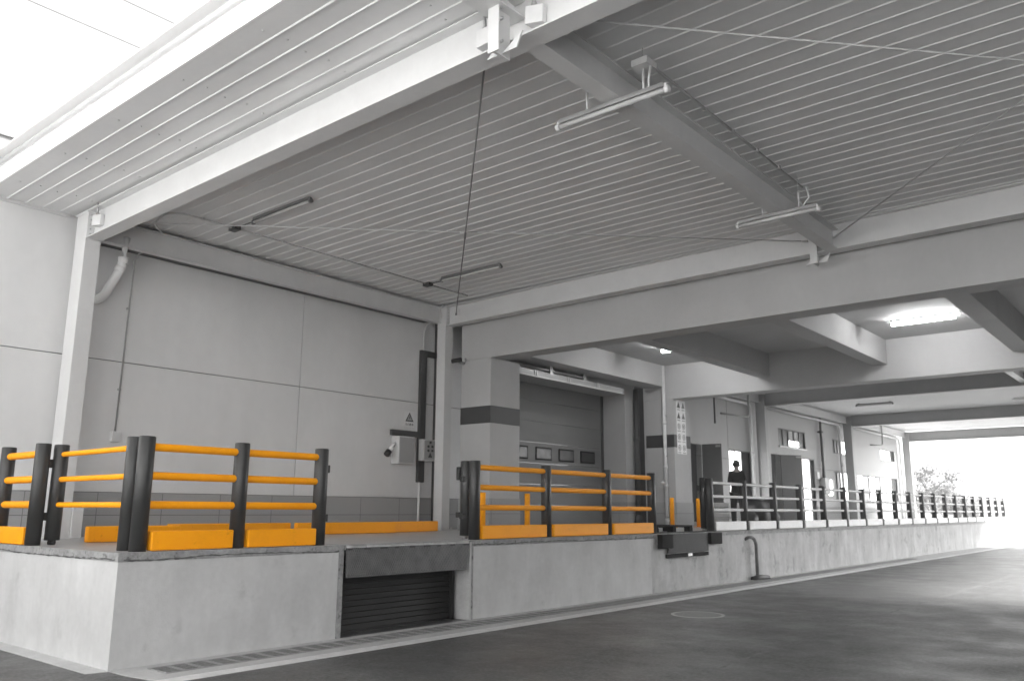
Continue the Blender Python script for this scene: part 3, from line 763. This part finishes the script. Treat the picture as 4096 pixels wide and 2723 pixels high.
# ------------------------------------------------------------------ barrier fences
RZ = (1.571, 1.872, 2.172)
def fence(name, label, posts, rail_m, kick_m, rr=.042, kick=True, group=None, ztop=2.28, kick_side=1, brackets=None, rz=RZ, pr=.085, rails=True):
    r = thing(name, label, 'barrier', (posts[0][0], posts[0][1], H), group)
    for (x, y) in posts:
        d = MB(); d.tube([(x, y, H), (x, y, ztop - .008), (x, y, ztop)], [pr, pr, pr - .008], 28); build('post', d, 'post', r)
    if rails:
        for (a, b) in zip(posts[:-1], posts[1:]):
            u = (Vector(b) - Vector(a)).normalized(); n = Vector((u.y, -u.x)) * kick_side
            for z in rz:
                d = MB(); d.tube([(a[0], a[1], z), (b[0], b[1], z)], rr, 18, False); build('rail', d, rail_m, r)
            if kick:
                A = Vector(a) + u * (pr + .012); B = Vector(b) - u * (pr + .004)
                i0, i1 = n * -.015, n * .09
                d = MB(); d.quadbox([(*(A + i0), H + .006), (*(B + i0), H + .006), (*(B + i1), H + .006), (*(A + i1), H + .006), (*(A + i0), 1.306), (*(B + i0), 1.306), (*(B + i1), 1.306), (*(A + i1), 1.306)])
                build('kick_board', d, kick_m, r, .014)
    for (x0, x1, y0, y1, z0, z1) in brackets or []:
        d = MB(); d.box(x0, x1, y0, y1, z0, z1); build('hinge_bracket', d, 'black', r, .004)
    return r
XF = -.2
fence('barrier_fence', 'yellow railed barrier with charcoal posts along the near dock corner', [(XF, .28), (XF, 1.416), (XF, 2.548)], 'yellow', 'yellow',
      brackets=[(XF - .03, XF + .03, 2.6, 2.665, 1.985, 2.08), (XF - .03, XF + .03, 2.6, 2.665, 1.385, 1.475)])
fence('barrier_fence', 'short yellow railed barrier at the left edge of the dock end', [(-3.5, .11), (-2.42, .11)], 'yellow', 'yellow', rr=.043, ztop=2.295, kick_side=1,
      brackets=[(-2.45, -2.39, .17, .26, 2.01, 2.11), (-2.45, -2.39, .17, .26, 1.385, 1.48)])
gt = fence('barrier_gate', 'yellow railed swing gate on castors closing the dock end by the corner post', [(-2.39, .31), (-.5, .30)], 'yellow', 'yellow', rr=.031, kick=False, ztop=2.29)
for o in ALL_CHILDREN(gt):
    if o.name.startswith('post') and abs(o.data.vertices[0].co.x) < .2:
        for v in o.data.vertices:
            if v.co.z < .1: v.co.z += .055
d = MB(); d.tube([(-2.42, .29, H + .03), (-2.36, .33, H + .03)], .03, 14); d.box(-2.42, -2.36, .28, .34, H + .03, H + .056); build('castor', d, 'black', gt)
fence('barrier_fence', 'yellow railed barrier of three bays in front of the near pillar and sectional door', [(XF, 5.407), (XF, 7.18), (XF, 9.0), (XF, 10.6)], 'yellow', 'yellow', ztop=2.268)
def gate_post(label, x, y, zt, br):
    r = thing('gate_post', label, 'gate post', (x, y, H), 'open gate posts standing on castors')
    d = MB(); d.tube([(x, y, H + .055), (x, y, zt - .008), (x, y, zt)], [.085, .085, .077], 28); build('post', d, 'post', r)
    d = MB(); d.tube([(x - .04, y - .03, H + .028), (x + .02, y + .03, H + .028)], .028, 12); d.box(x - .03, x + .03, y - .03, y + .03, H + .028, H + .056); build('castor', d, 'galv', r)
    for (z0, z1) in br:
        d = MB(); d.box(x - .10, x - .04, y - .115, y - .04, z0, z1); d.box(x - .02, x + .05, y - .12, y - .06, z0 - .02, z0 + .06); build('latch', d, 'black', r, .006)
gate_post('charcoal gate post with latches standing beside the leveller pit', -.43, 5.46, 2.272, [(1.98, 2.18), (1.42, 1.50)])
gate_post('charcoal gate post beside the start of the grey railing', -.42, 13.24, 2.27, [(1.98, 2.1)])
yf = [13.088 + i * 1.742 for i in range(20)]
fence('barrier_fence', 'long grey railing with dark posts and white kick boards running into the bright distance', [(XF, y) for y in yf], 'grey_rail', 'white_kick', rr=.034, ztop=2.245, rz=(1.56, 1.855, 2.15))

# low kick blocks along the wall
def kick_block(label, x, y0, y1, x2=None):
    x2 = x if x2 is None else x2
    d = MB(); d.quadbox([(x - .1, y0, H + .004), (x, y0, H + .004), (x2, y1, H + .004), (x2 - .1, y1, H + .004), (x - .1, y0, 1.305), (x, y0, 1.305), (x2, y1, 1.305), (x2 - .1, y1, 1.305)])
    tag(build('kick_block', d, 'yellow', origin=(x, y0, H), bevel=.016), label, 'barrier', 'low yellow barriers on the deck')
kick_block('low yellow barrier beam nearest the left column, its end facing the gate', -2.70, .86, 2.12)
kick_block('low yellow barrier beam set back against the wall behind the railing', -3.72, 2.5, 4.66)
kick_block('longest low yellow barrier beam behind the leveller platform', -3.60, 4.70, 6.95)
kick_block('short low yellow barrier beam ending at the second column', -3.72, 7.02, 8.45, -3.98)
def bollard(label, x, y):
    r = thing('bollard', label, 'bollard', (x, y, H), 'yellow bollards guarding the sectional door')
    d = MB(); d.tube([(x, y, H + .012), (x, y, 1.862), (x, y, 1.87)], [.057, .057, .05], 20); build('tube', d, 'yellow', r)
    d = MB(); d.box(x - .1, x + .1, y - .1, y + .1, H, H + .012); build('base_plate', d, 'yellow', r)
bollard('yellow bollard in front of the left edge of the near pillar, seen through the railing', -2.65, 8.33)
bollard('yellow bollard in front of the right edge of the near pillar, seen through the railing', -2.65, 9.72)
bollard('yellow bollard in front of the sign pillar behind the black pallet', -2.65, 15.8)
bollard('yellow bollard right of the sign pillar next to the dark gate post', -2.65, 17.27)

# black pallet on the dock edge
pa = thing('pallet', 'black plastic pallet lying on the dock edge above the small leveller', 'pallet', (-.8, 11.6, H))
d = MB()
for k in range(7): d.box(-1.42 + k * .175, -1.42 + k * .175 + .12, 10.8, 12.35, 1.215, 1.24)
d.box(-1.42, -.25, 10.8, 10.92, 1.19, 1.2148); d.box(-1.42, -.25, 11.52, 11.64, 1.19, 1.2148); d.box(-1.42, -.25, 12.23, 12.35, 1.19, 1.2148)
build('deck_boards', d, 'pallet', pa)
for x in (-1.42, -.90, -.38):
    for y in (10.8, 11.5, 12.22):
        d = MB(); d.box(x, x + .13, y, y + .14, H + .001, 1.1898); build('foot', d, 'pallet', pa)

# second leveller: front mounted plate with bumpers
l2 = thing('edge_leveller', 'small dark edge leveller with hanging plate and rubber bumpers on the far dock face', 'dock leveller', (.02, 11.6, .6))
d = MB(); d.prism([(10.86, 1.085), (12.44, 1.085), (12.44, .72), (10.74, .72)], 0, .03, .06); build('lip', d, 'lip', l2)
for y0, y1, z0 in ((10.42, 10.85, .82), (12.46, 12.98, .85)):
    d = MB(); d.box(.007, .12, y0, y1, z0, 1.085); build('bumper', d, 'blackrub', l2, .01)
d = MB(); d.box(.007, .05, 10.72, 12.46, .63, .70); build('frame', d, 'blackrub', l2)
d = MB(); d.box(.051, .06, 11.55, 11.72, .64, .70); build('latch_plate', d, 'galv', l2)
d = MB(); d.box(-.3, .02, 10.45, 12.9, 1.1035, 1.112); build('hinge_plate', d, 'lip', l2)

# bent pipe on the dock wall
bp_ = thing('bent_pipe', 'rusty dark pipe bent over at the top standing against the dock wall', 'pipe', (.1, 14.5, 0))
d = MB(); d.tube([(.13, 14.66, .05), (.13, 14.66, .78)] + [tuple(v) for v in arc_path((.13, 14.66, .78), (.11, 14.60, .97), (-.02, 14.36, .93), .15, 6)] + [(-.02, 14.36, .90)], .038, 14); build('pipe', d, 'rusty', bp_)
d = MB(); d.tube([(.10, 14.48, .02), (.14, 14.7, .05), (.2, 15.1, .04)], [.07, .07, .05], 12); build('foot', d, 'trunk', bp_)

# manhole cover
d = MB(); d.tube([(2.145, 7.88, .0005), (2.145, 7.88, .006)], .345, 40)
mh = tag(build('manhole_cover', d, 'cover', origin=(2.145, 7.88, 0)), 'round iron manhole cover in the asphalt in front of the dock', 'manhole cover')
d = MB()
n = 40
for k in range(n):
    t0, t1 = 2 * PI * k / n, 2 * PI * (k + 1) / n
    d.prism([(2.145 + .40 * math.cos(t0), 7.88 + .40 * math.sin(t0)), (2.145 + .40 * math.cos(t1), 7.88 + .40 * math.sin(t1)), (2.145 + .352 * math.cos(t1), 7.88 + .352 * math.sin(t1)), (2.145 + .352 * math.cos(t0), 7.88 + .352 * math.sin(t0))], 2, .0005, .005)
build('rim', d, 'pave', mh)

# ------------------------------------------------------------------ office wall beyond the frame
ow = thing('office_wall', 'long pale office wall behind the far railing with doors and high windows', 'wall', (W, 32, H))
OP = [  # y0, y1, z0, z1 openings
    (21.3, 22.34, H, 3.79), (24.5, 26.35, H, 3.75), (28.3, 29.2, H, 3.8), (29.15, 32.1, 4.17, 4.90), (31.62, 33.0, H, 3.79),
    (35.5, 37.5, 4.2, 4.86), (34.6, 35.25, 2.2, 3.0), (35.45, 37.45, 2.0, 3.36), (38.8, 45.5, 1.95, 3.33), (42.85, 45.35, 4.22, 4.82)]
d = MB()
cuts = sorted({18.9, 46.6, *[o[0] for o in OP], *[o[1] for o in OP]})
for a, b in zip(cuts[:-1], cuts[1:]):
    spans = sorted([(o[2], o[3]) for o in OP if o[0] <= a + 1e-6 and o[1] >= b - 1e-6])
    z = H
    for s0, s1 in spans:
        if s0 > z: d.box(W - .2, W, a, b, z, s0)
        z = s1
    d.box(W - .2, W, a, b, z, 6.4)
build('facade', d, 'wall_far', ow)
for a, b in ((19.0, 21.25), (22.4, 24.45), (26.4, 28.25), (29.25, 31.6), (33.05, 46.59)):
    d = MB(); d.box(W + .0005, W + .012, a, b, H, 1.74); build('tile_base', d, 'tile', ow)
d = MB(); d.box(W + .0005, W + .004, 19, 24.45, 3.39, 3.40); d.box(W + .0005, W + .004, 24.44, 24.455, 3.8, 5.7); d.box(W + .0005, W + .004, 33.1, 38.7, 3.385, 3.397); build('panel_joint', d, 'dark', ow)
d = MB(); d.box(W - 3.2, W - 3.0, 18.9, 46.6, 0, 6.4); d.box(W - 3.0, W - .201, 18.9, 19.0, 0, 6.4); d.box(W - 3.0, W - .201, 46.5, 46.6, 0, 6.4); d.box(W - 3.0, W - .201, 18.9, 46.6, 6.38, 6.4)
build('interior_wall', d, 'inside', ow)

def window(label, y0, y1, z0, z1, kinds, sill=True, fm='frame'):
    r = thing('window', label, 'window', (W, (y0 + y1) / 2, z0), 'windows of the office wall')
    n = len(kinds); t = .045
    d = MB(); d.box(W - .1, W - .04, y0, y1, z0, z0 + t); d.box(W - .1, W - .04, y0, y1, z1 - t, z1)
    for k in range(n + 1):
        y = y0 + (y1 - y0) * k / n
        d.box(W - .1, W - .04, max(y0, y - t / 2), min(y1, y + t / 2), z0 + t, z1 - t)
    build('frame', d, fm, r)
    for k, kk in enumerate(kinds):
        ya = y0 + (y1 - y0) * k / n + t / 2; yb = y0 + (y1 - y0) * (k + 1) / n - t / 2
        d = MB(); d.box(W - .075, W - .07, ya, yb, z0 + t, z1 - t); build('pane', d, 'glass_dark' if kk == 'd' else 'lit' if kk == 'l' else 'glass_pale', r)
        if kk == 'h':
            d = MB(); d.box(W - .069, W - .066, ya, yb, z0 + t, z0 + (z1 - z0) * .38); build('lower_pane', d, 'lit', r)
    if sill:
        d = MB(); d.box(W + .001, W + .06, y0 - .03, y1 + .03, z0 - .07, z0 - .001); build('sill', d, 'box', r)
window('high window of four panes with a pale sill above the open door', 29.15, 32.1, 4.17, 4.90, 'ddhhd')
window('small high window half hidden by the far steel column', 35.5, 37.5, 4.2, 4.86, 'dddll', False)
window('low window behind the far steel column', 35.45, 37.45, 2.0, 3.36, 'ddll', False)
window('tiny bright window beside the wall conduit box', 34.6, 35.25, 2.2, 3.0, 'l', False, 'frame_l')
window('long row of tall bright window panes at the far end', 38.8, 45.5, 1.95, 3.33, 'lglglld', False)
window('small high bright window above the long window row', 42.85, 45.35, 4.22, 4.82, 'llld', False)
def door(label, hy, hx2, hy2, ztop):
    r = thing('open_door', label, 'door', (W, hy, H), 'open doors of the office wall')
    a = Vector((W + .02, hy)); b = Vector((hx2, hy2)); u = (b - a).normalized(); n = Vector((u.y, -u.x)) * .022
    d = MB(); d.quadbox([(*(a - n), H + .01), (*(b - n), H + .01), (*(b + n), H + .01), (*(a + n), H + .01), (*(a - n), ztop), (*(b - n), ztop), (*(b + n), ztop), (*(a + n), ztop)])
    build('leaf', d, 'leafdoor', r, .004)
    h = b - u * .08 + n * 2.4
    d = MB(); d.tube([(*(b - u * .08 + n), 2.1), (*h, 2.1), (*(h - u * .12), 2.1)], .012, 8); build('handle', d, 'galv', r)
    d = MB(); c0 = a + (b - a) * .72 + n * 1.6; c1 = b - u * .04 + n * 1.6; d.bar((*c0, ztop - .08), (*c1, ztop - .08), .05, .06); build('closer', d, 'box', r)
    return r
door('dark grey door leaf standing open beside the sign pillar', 22.36, -4.38, 22.46, 3.79)
door('grey door leaf standing open below the high window', 29.19, -4.5, 29.95, 3.79)
def doorway(label, y0, y1, ztop, kinds):
    r = thing('doorway', label, 'door', (W, (y0 + y1) / 2, H), 'glazed doorways of the office wall')
    t = .05
    d = MB(); d.box(W - .12, W - .02, y0, y1, ztop - t, ztop)
    tot = sum(k[1] for k in kinds); y = y0
    d.box(W - .12, W - .02, y0, y0 + t, H, ztop - t)
    for kk, w in kinds:
        w = w / tot * (y1 - y0)
        d.box(W - .12, W - .02, y + w - t, y + w, H, ztop - t)
        e = MB(); e.box(W - .08, W - .06, y + (t if y == y0 else 0), y + w - t, H + .01, ztop - t)
        build('pane' if kk != 'd' else 'leaf', e, 'lit' if kk == 'l' else 'inside' if kk == 'd' else 'glass_pale', r)
        y += w
    build('frame', d, 'frame', r)
doorway('glazed doorway with two bright panes behind the person', 24.5, 26.35, 3.75, [('l', .55), ('l', .62), ('d', .75)])
doorway('bright narrow doorway right of the open grey door', 31.62, 33.0, 3.79, [('l', .95), ('d', .45)])
# small fittings on the office wall
def wpipe(label, y0, y1, col_y, z):
    r = thing('rain_pipe', label, 'pipe', (-4.9, y1, z), 'white rain pipes of the far canopy')
    d = MB(); d.tube([(-4.93, y0, z + .03), (-4.93, y1 - .4, z)] + [tuple(v) for v in arc_path((-4.93, y1 - .4, z), (-4.93, y1, z), (-4.90, y1 + .02, z - .5), .22, 5)] + [(-4.90, y1 + .02, H + .02)], .062, 14); build('pipe', d, 'pvc', r)
    d = MB()
    for zz_ in (2.0, 3.6): d.tube([(-4.90, y1 + .02, zz_), (-4.90, y1 + .02, zz_ + .1)], .074, 14)
    build('coupling', d, 'pvc', r)
wpipe('white rain pipe along the wall head ending at the dark far column', 19.3, 26.15, 0, 5.56)
wpipe('bright white rain pipe above the high window, turning down at the next column', 27.2, 36.05, 0, 5.56)
wpipe('white rain pipe over the long window row', 36.9, 45.9, 0, 5.56)
conduit('conduit', 'dark hanging conduit drop on the office wall left of the person', [(-4.6, 22.5, 5.9), (-4.6, 22.5, 4.5)], .03, 'trunk', [(-4.6, 22.5, 4.53)])
conduit('conduit', 'swan-necked pipe on the office wall above the person', [(-4.55, 25.2, 5.95), (-4.55, 25.2, 5.1)] + [tuple(v) for v in arc_path((-4.55, 25.2, 5.1), (-4.57, 25.18, 4.95), (-4.85, 23.5, 4.95), .12, 4)] + [(-4.85, 23.5, 4.96)], .035, 'galv')
conduit('conduit', 'swan-necked pipe above the long far window row', [(-4.6, 41.7, 5.95), (-4.6, 41.7, 5.1)] + [tuple(v) for v in arc_path((-4.6, 41.7, 5.1), (-4.62, 41.7, 4.92), (-5.0, 41.0, 4.9), .15, 4)] + [(-5.0, 41.0, 4.92)], .04, 'galv')
vc = thing('conduit_drop', 'dark vertical conduit with a grey box on the office wall', 'conduit', (-4.95, 33.7, 2.4))
d = MB(); d.tube([(-4.95, 33.7, 5.9), (-4.95, 33.7, 3.0)], .05, 12); d.box(-5.05, -4.85, 33.55, 33.75, 5.0, 5.08); build('pipe', d, 'trunk', vc)
d = MB(); d.tube([(-4.95, 33.9, 4.8), (-4.95, 33.9, 3.0)], .03, 12); build('pale_pipe', d, 'pvc', vc)
d = MB(); d.box(-5.07, -4.82, 33.5, 34.1, 2.3, 3.0); build('cabinet', d, 'box_dark', vc, .01)
d = MB(); d.box(W + .001, W + .06, 33.15, 33.45, 2.95, 3.25); tag(build('notice', d, 'sign', origin=(W, 33.3, 3.1)), 'small white notice beside the bright narrow doorway', 'sign')

# pale sacks and black bundle behind the railing
def lump(name, label, cat, c, size, m, seed, sub=3, amp=.18):
    rnd = random.Random(seed)
    bm = bmesh.new(); bmesh.ops.create_icosphere(bm, subdivisions=sub, radius=1)
    ph = [rnd.uniform(0, 6) for _ in range(9)]
    for v in bm.verts:
        p = v.co.copy()
        k = 1 + amp * (math.sin(4 * p.x + ph[0]) * math.sin(3 * p.y + ph[1]) + .6 * math.sin(7 * p.z + ph[2]) * math.sin(6 * p.x + ph[3]) + .4 * math.sin(11 * p.y + ph[4]))
        v.co = Vector((p.x * k * size[0], p.y * k * size[1], max(-1, p.z * k) * size[2]))
        if v.co.z < -.55 * size[2]: v.co.z = -.55 * size[2]
    me = bpy.data.meshes.new(name); bm.to_mesh(me); bm.free()
    for p_ in me.polygons: p_.use_smooth = True
    me.materials.append(M[m]); o = bpy.data.objects.new(name, me); COL.objects.link(o); o.location = (c[0], c[1], H + .55 * size[2])
    return tag(o, label, cat)
lump('tarp_bundle', 'black crumpled bundle lying behind the railing right of the person', 'bundle', (-1.85, 18.9, 0), (.55, .95, .52), 'tarp', 3, 4, .2)
lump('sack', 'black rounded sack at the near end of the crumpled bundle', 'sack', (-1.45, 17.75, 0), (.3, .4, .30), 'tarp', 8, 3, .15)
ps = thing('sheet_stack', 'pale stack of wrapped sheets behind the railing left of the person', 'stack', (-1.7, 16.9, H))
for k in range(5):
    d = MB(); j = random.uniform(-.02, .02); d.box(-2.0 + j, -1.35 + j, 16.45 - j, 17.35 - j, H + .002 + k * .13, H + .128 + k * .13); build('sheet', d, 'pale_bag', ps, .02)

# ------------------------------------------------------------------ person
def skin_mesh(name, chains, m, parent, root_i=0, sub=2):
    """chains: list of lists of (key, (x,y,z), (rx,ry)); same key = same vertex"""
    idx = {}; vs = []; rs = []; es = []
    for ch in chains:
        prev = None
        for (k, p, r) in ch:
            if k not in idx: idx[k] = len(vs); vs.append(p); rs.append(r)
            if prev is not None: es.append((prev, idx[k]))
            prev = idx[k]
    me = bpy.data.meshes.new(name); me.from_pydata(vs, es, [])
    o = bpy.data.objects.new(name, me); COL.objects.link(o)
    if parent is not None: o.parent = parent
    sk = o.modifiers.new('skin', 'SKIN'); sk.use_smooth_shade = True
    for i, r in enumerate(rs):
        me.skin_vertices[0].data[i].radius = r if isinstance(r, tuple) else (r, r)
        me.skin_vertices[0].data[i].use_root = (i == root_i)
    s = o.modifiers.new('sub', 'SUBSURF'); s.levels = sub; s.render_levels = sub
    me.materials.append(M[m])
    return o
pe = thing('person', 'person in dark jacket and dark cap-like hair standing with back turned behind the grey railing', 'person', (-.95, 16.15, H))
pe.rotation_euler = (0, 0, math.radians(36))
def ch(*a): return list(a)
Lp = lambda s: [
    ch(('pel', (0, 0, .92), (.15, .11)), ('hip%d' % s, (s * .095, 0, .86), (.09, .09)), ('kn%d' % s, (s * .11, .03, .47), (.058, .06)), ('an%d' % s, (s * .115, -.02, .08), (.04, .042)), ('to%d' % s, (s * .13, .14, .035), (.038, .03)))]
Ar = lambda s: [
    ch(('che', (0, -.01, 1.34), (.165, .11)), ('sh%d' % s, (s * .155, -.01, 1.385), (.062, .062)), ('el%d' % s, (s * .20, -.03, 1.10), (.045, .045)), ('wr%d' % s, (s * .12, .20, 1.17), (.030, .028)), ('pa%d' % s, (s * .07, .26, 1.19), (.038, .020)))]
Fi = lambda s: [ch(('pa%d' % s, (s * .07, .26, 1.19), (.038, .020)), ('f%da%d' % (k, s), (s * (.045 - .004 * k), .305 + .004 * (1 - abs(k - 1.5)), 1.215 - k * .016), (.009, .009)), ('f%db%d' % (k, s), (s * (.012), .315 + .006 * (1 - abs(k - 1.5)), 1.218 - k * .016), (.008, .008))) for k in range(4)] + \
    [ch(('pa%d' % s, (s * .07, .26, 1.19), (.038, .020)), ('t1%d' % s, (s * .075, .275, 1.225), (.010, .010)), ('t2%d' % s, (s * .05, .29, 1.25), (.009, .009)))]
spine = [ch(('pel', (0, 0, .92), (.15, .11)), ('wai', (0, 0, 1.1), (.14, .10)), ('che', (0, -.01, 1.34), (.165, .11)), ('nec', (0, 0, 1.455), (.055, .058)), ('jaw', (0, .02, 1.53), (.07, .085)), ('cra', (0, .0, 1.615), (.077, .095)), ('top', (0, -.005, 1.665), (.045, .055)))]
body = skin_mesh('body', spine + Lp(1) + Lp(-1) + Ar(1) + Ar(-1) + Fi(1) + Fi(-1), 'skin', pe)
jk = [ch(('pel', (0, 0, .80), (.185, .135)), ('hp', (0, 0, .93), (.18, .13)), ('wai', (0, 0, 1.1), (.17, .125)), ('che', (0, -.01, 1.34), (.165, .125)), ('nec', (0, -.005, 1.475), (.078, .08)))] + \
     [ch(('che', (0, -.01, 1.34), (.165, .125)), ('sh%d' % s, (s * .15, -.01, 1.375), (.075, .075)), ('el%d' % s, (s * .20, -.03, 1.10), (.056, .06)), ('wr%d' % s, (s * .135, .18, 1.165), (.046, .046))) for s in (1, -1)]
skin_mesh('jacket', jk, 'jacket', pe)
tr_ = [ch(('pel', (0, 0, .90), (.165, .125)), ('hip%d' % s, (s * .098, 0, .82), (.105, .105)), ('kn%d' % s, (s * .112, .03, .47), (.076, .078)), ('an%d' % s, (s * .117, -.015, .07), (.058, .06))) for s in (1, -1)]
skin_mesh('trousers', tr_, 'trousers', pe)
for s in (1, -1):
    skin_mesh('shoe', [ch(('h', (s * .117, -.05, .045), (.047, .042)), ('m', (s * .122, .05, .04), (.05, .038)), ('t', (s * .13, .16, .032), (.042, .03)))], 'black', pe)
hb = bmesh.new(); bmesh.ops.create_uvsphere(hb, u_segments=20, v_segments=14, radius=1)
for v in hb.verts:
    v.co = Vector((v.co.x * .092, v.co.y * .112 - .006, v.co.z * .105))
bmesh.ops.delete(hb, geom=[v for v in hb.verts if v.co.z < -.03 - .05 * (v.co.y < 0) or (v.co.y > .05 and v.co.z < .045)], context='VERTS')
me = bpy.data.meshes.new('hair'); hb.to_mesh(me); hb.free()
for p_ in me.polygons: p_.use_smooth = True
me.materials.append(M['hair']); ho = bpy.data.objects.new('hair', me); COL.objects.link(ho); ho.parent = pe; ho.location = (0, .0, 1.615)
so = ho.modifiers.new('solid', 'SOLIDIFY'); so.thickness = .012
# face: nose, ears and eyes as small features of the head (turned away from the camera)
fm = MB(); fm.prism([(-.012, 1.555), (.012, 1.555), (.0, 1.60)], 1, .085, .115)
def local_part(name, mb, m):
    me = bpy.data.meshes.new(name); me.from_pydata(mb.v, [], mb.f); me.materials.append(M[m]); o = bpy.data.objects.new(name, me); COL.objects.link(o); o.parent = body; return o
local_part('nose', fm, 'skin')
for s in (1, -1):
    e = MB(); e.tube([(s * .076, -.005, 1.555), (s * .088, -.01, 1.575), (s * .084, -.005, 1.605)], [.010, .014, .012], 8); local_part('ear', e, 'skin')
    e = MB(); e.tube([(s * .032, .093, 1.59), (s * .032, .099, 1.59)], .011, 10); local_part('eye', e, 'ink')
e = MB(); e.box(-.022, .022, .098, .104, 1.523, 1.53); local_part('mouth', e, 'trousers')

# ------------------------------------------------------------------ trees beyond the canopy
def tree(label, x, y, h, rad, seed, n=1500):
    rnd = random.Random(seed)
    r = thing('tree', label, 'tree', (x, y, 0), 'trees in the glare beyond the canopy')
    d = MB(); d.tube([(x, y, 0), (x + .08, y, h * .3), (x - .05, y + .05, h * .62)], [.16, .12, .06], 10)
    tips = []
    for k in range(9):
        a = k * 2.4; z0 = h * (.25 + .04 * k); ln = rad * rnd.uniform(.55, .95)
        q_ = (x + ln * math.cos(a), y + ln * math.sin(a), z0 + h * rnd.uniform(.15, .32)); tips.append(q_)
        d.tube([(x, y, z0), ((x + q_[0]) / 2, (y + q_[1]) / 2, (z0 + q_[2]) / 2 + .1), q_], [.06, .04, .015], 6)
    build('trunk', d, 'bark', r)
    d = MB(); tips.append((x, y, h * .92))
    for i in range(n):
        c = rnd.choice(tips); s = rad * .42
        p_ = Vector((rnd.gauss(c[0], s * .6), rnd.gauss(c[1], s * .6), rnd.gauss(c[2], s * .5)))
        u = Vector((rnd.gauss(0, 1), rnd.gauss(0, 1), rnd.gauss(0, 1))).normalized(); w = u.orthogonal().normalized(); sz = rnd.uniform(.05, .12)
        d.poly([p_ - u * sz, p_ - w * sz * .5, p_ + u * sz, p_ + w * sz * .5])
    build('crown', d, 'leaf', r)
tree('bushy tree standing beyond the end of the canopy in bright light', -7.4, 62, 4.7, 1.5, 4, 2600)
tree('low bush beside the tree beyond the canopy', -5.4, 61, 2.7, 1.1, 9, 1400)

# ------------------------------------------------------------------ overhead cables
for i, x in enumerate((-4.34, -3.23)):
    d = MB(); d.tube([(x, -14, 9.0), (x, 0, 8.97), (x, 22, 9.0)], .009, 6)
    tag(build('overhead_cable', d, 'trunk', origin=(x, -14, 9)), ('thin overhead cable, lower of two, in the white sky' if i == 0 else 'thin overhead cable, upper of two, in the white sky'), 'cable', 'overhead cables')

if HAZE:  # thin haze added to stand in for glare at the far end
    hm = bpy.data.materials.new('glare_haze'); hm.use_nodes = True; hn = hm.node_tree
    hn.nodes.clear(); ho_ = hn.nodes.new('ShaderNodeOutputMaterial'); pv = hn.nodes.new('ShaderNodeVolumePrincipled')
    pv.inputs['Color'].default_value = (.95, .95, .95, 1); pv.inputs['Density'].default_value = HAZE; pv.inputs['Anisotropy'].default_value = .3
    hn.links.new(pv.outputs[0], ho_.inputs['Volume']); M['haze'] = hm
    d = MB(); d.box(-70, 95, -70, 110, -1, 19)
    tag(build('haze', d, 'haze'), kind='stuff')


# ------------------------------------------------------------------ world, sun, camera
EL, AZ = math.radians(34), math.radians(40)   # hazy sun beyond the far end
wd = bpy.data.worlds.new('World'); SC.world = wd; wd.use_nodes = True
nt = wd.node_tree; bg = nt.nodes['Background']
sky = nt.nodes.new('ShaderNodeTexSky'); sky.sky_type = 'NISHITA'; sky.sun_disc = False
sky.sun_elevation = EL; sky.sun_rotation = AZ; sky.air_density = 1.0; sky.dust_density = 4.0; sky.ozone_density = 1
bw = nt.nodes.new('ShaderNodeRGBToBW')
nt.links.new(sky.outputs[0], bw.inputs[0]); nt.links.new(bw.outputs[0], bg.inputs['Color'])
bg.inputs['Strength'].default_value = .15
sl = bpy.data.lights.new('sun', 'SUN'); sl.energy = 5.0; sl.angle = math.radians(16); sl.color = (1, .99, .97)
so_ = bpy.data.objects.new('sun', sl); COL.objects.link(so_)
dirv = Vector((math.sin(AZ) * math.cos(EL), math.cos(AZ) * math.cos(EL), math.sin(EL)))
so_.rotation_euler = dirv.to_track_quat('Z', 'Y').to_euler()

cd = bpy.data.cameras.new('camera'); co = bpy.data.objects.new('camera', cd); COL.objects.link(co); SC.camera = co
cd.sensor_width = 36; cd.lens = 3311.856 / 4096 * 36; cd.clip_end = 1000; cd.clip_start = .05
cd.dof.use_dof = True; cd.dof.focus_distance = 10.5; cd.dof.aperture_fstop = 1.8
yaw, pit, rol = .6967930, .2011572, .0053494
fwd = Vector((-math.sin(yaw) * math.cos(pit), math.cos(yaw) * math.cos(pit), math.sin(pit)))
rt = Vector((math.cos(yaw), math.sin(yaw), 0)); up = rt.cross(fwd)
r2 = rt * math.cos(rol) + up * math.sin(rol); u2 = -rt * math.sin(rol) + up * math.cos(rol)
mw = Matrix((r2, u2, -fwd)).transposed().to_4x4(); mw.translation = Vector((8.3794, -3.9844, 1.5434)); co.matrix_world = mw

SC.view_settings.view_transform = 'Standard'; SC.view_settings.look = 'None'; SC.view_settings.gamma = 1
SC.view_settings.exposure = 2.15
SC.render.engine = 'CYCLES'
SC.cycles.use_denoising = True; SC.cycles.denoiser = 'OPENIMAGEDENOISE'; SC.cycles.denoising_input_passes = 'RGB_ALBEDO_NORMAL'; SC.cycles.denoising_prefilter = 'ACCURATE'
SC.cycles.sample_clamp_indirect = 8.0
SC.cycles.max_bounces = 10; SC.cycles.diffuse_bounces = 6
SC.cycles.caustics_reflective = False; SC.cycles.caustics_refractive = False
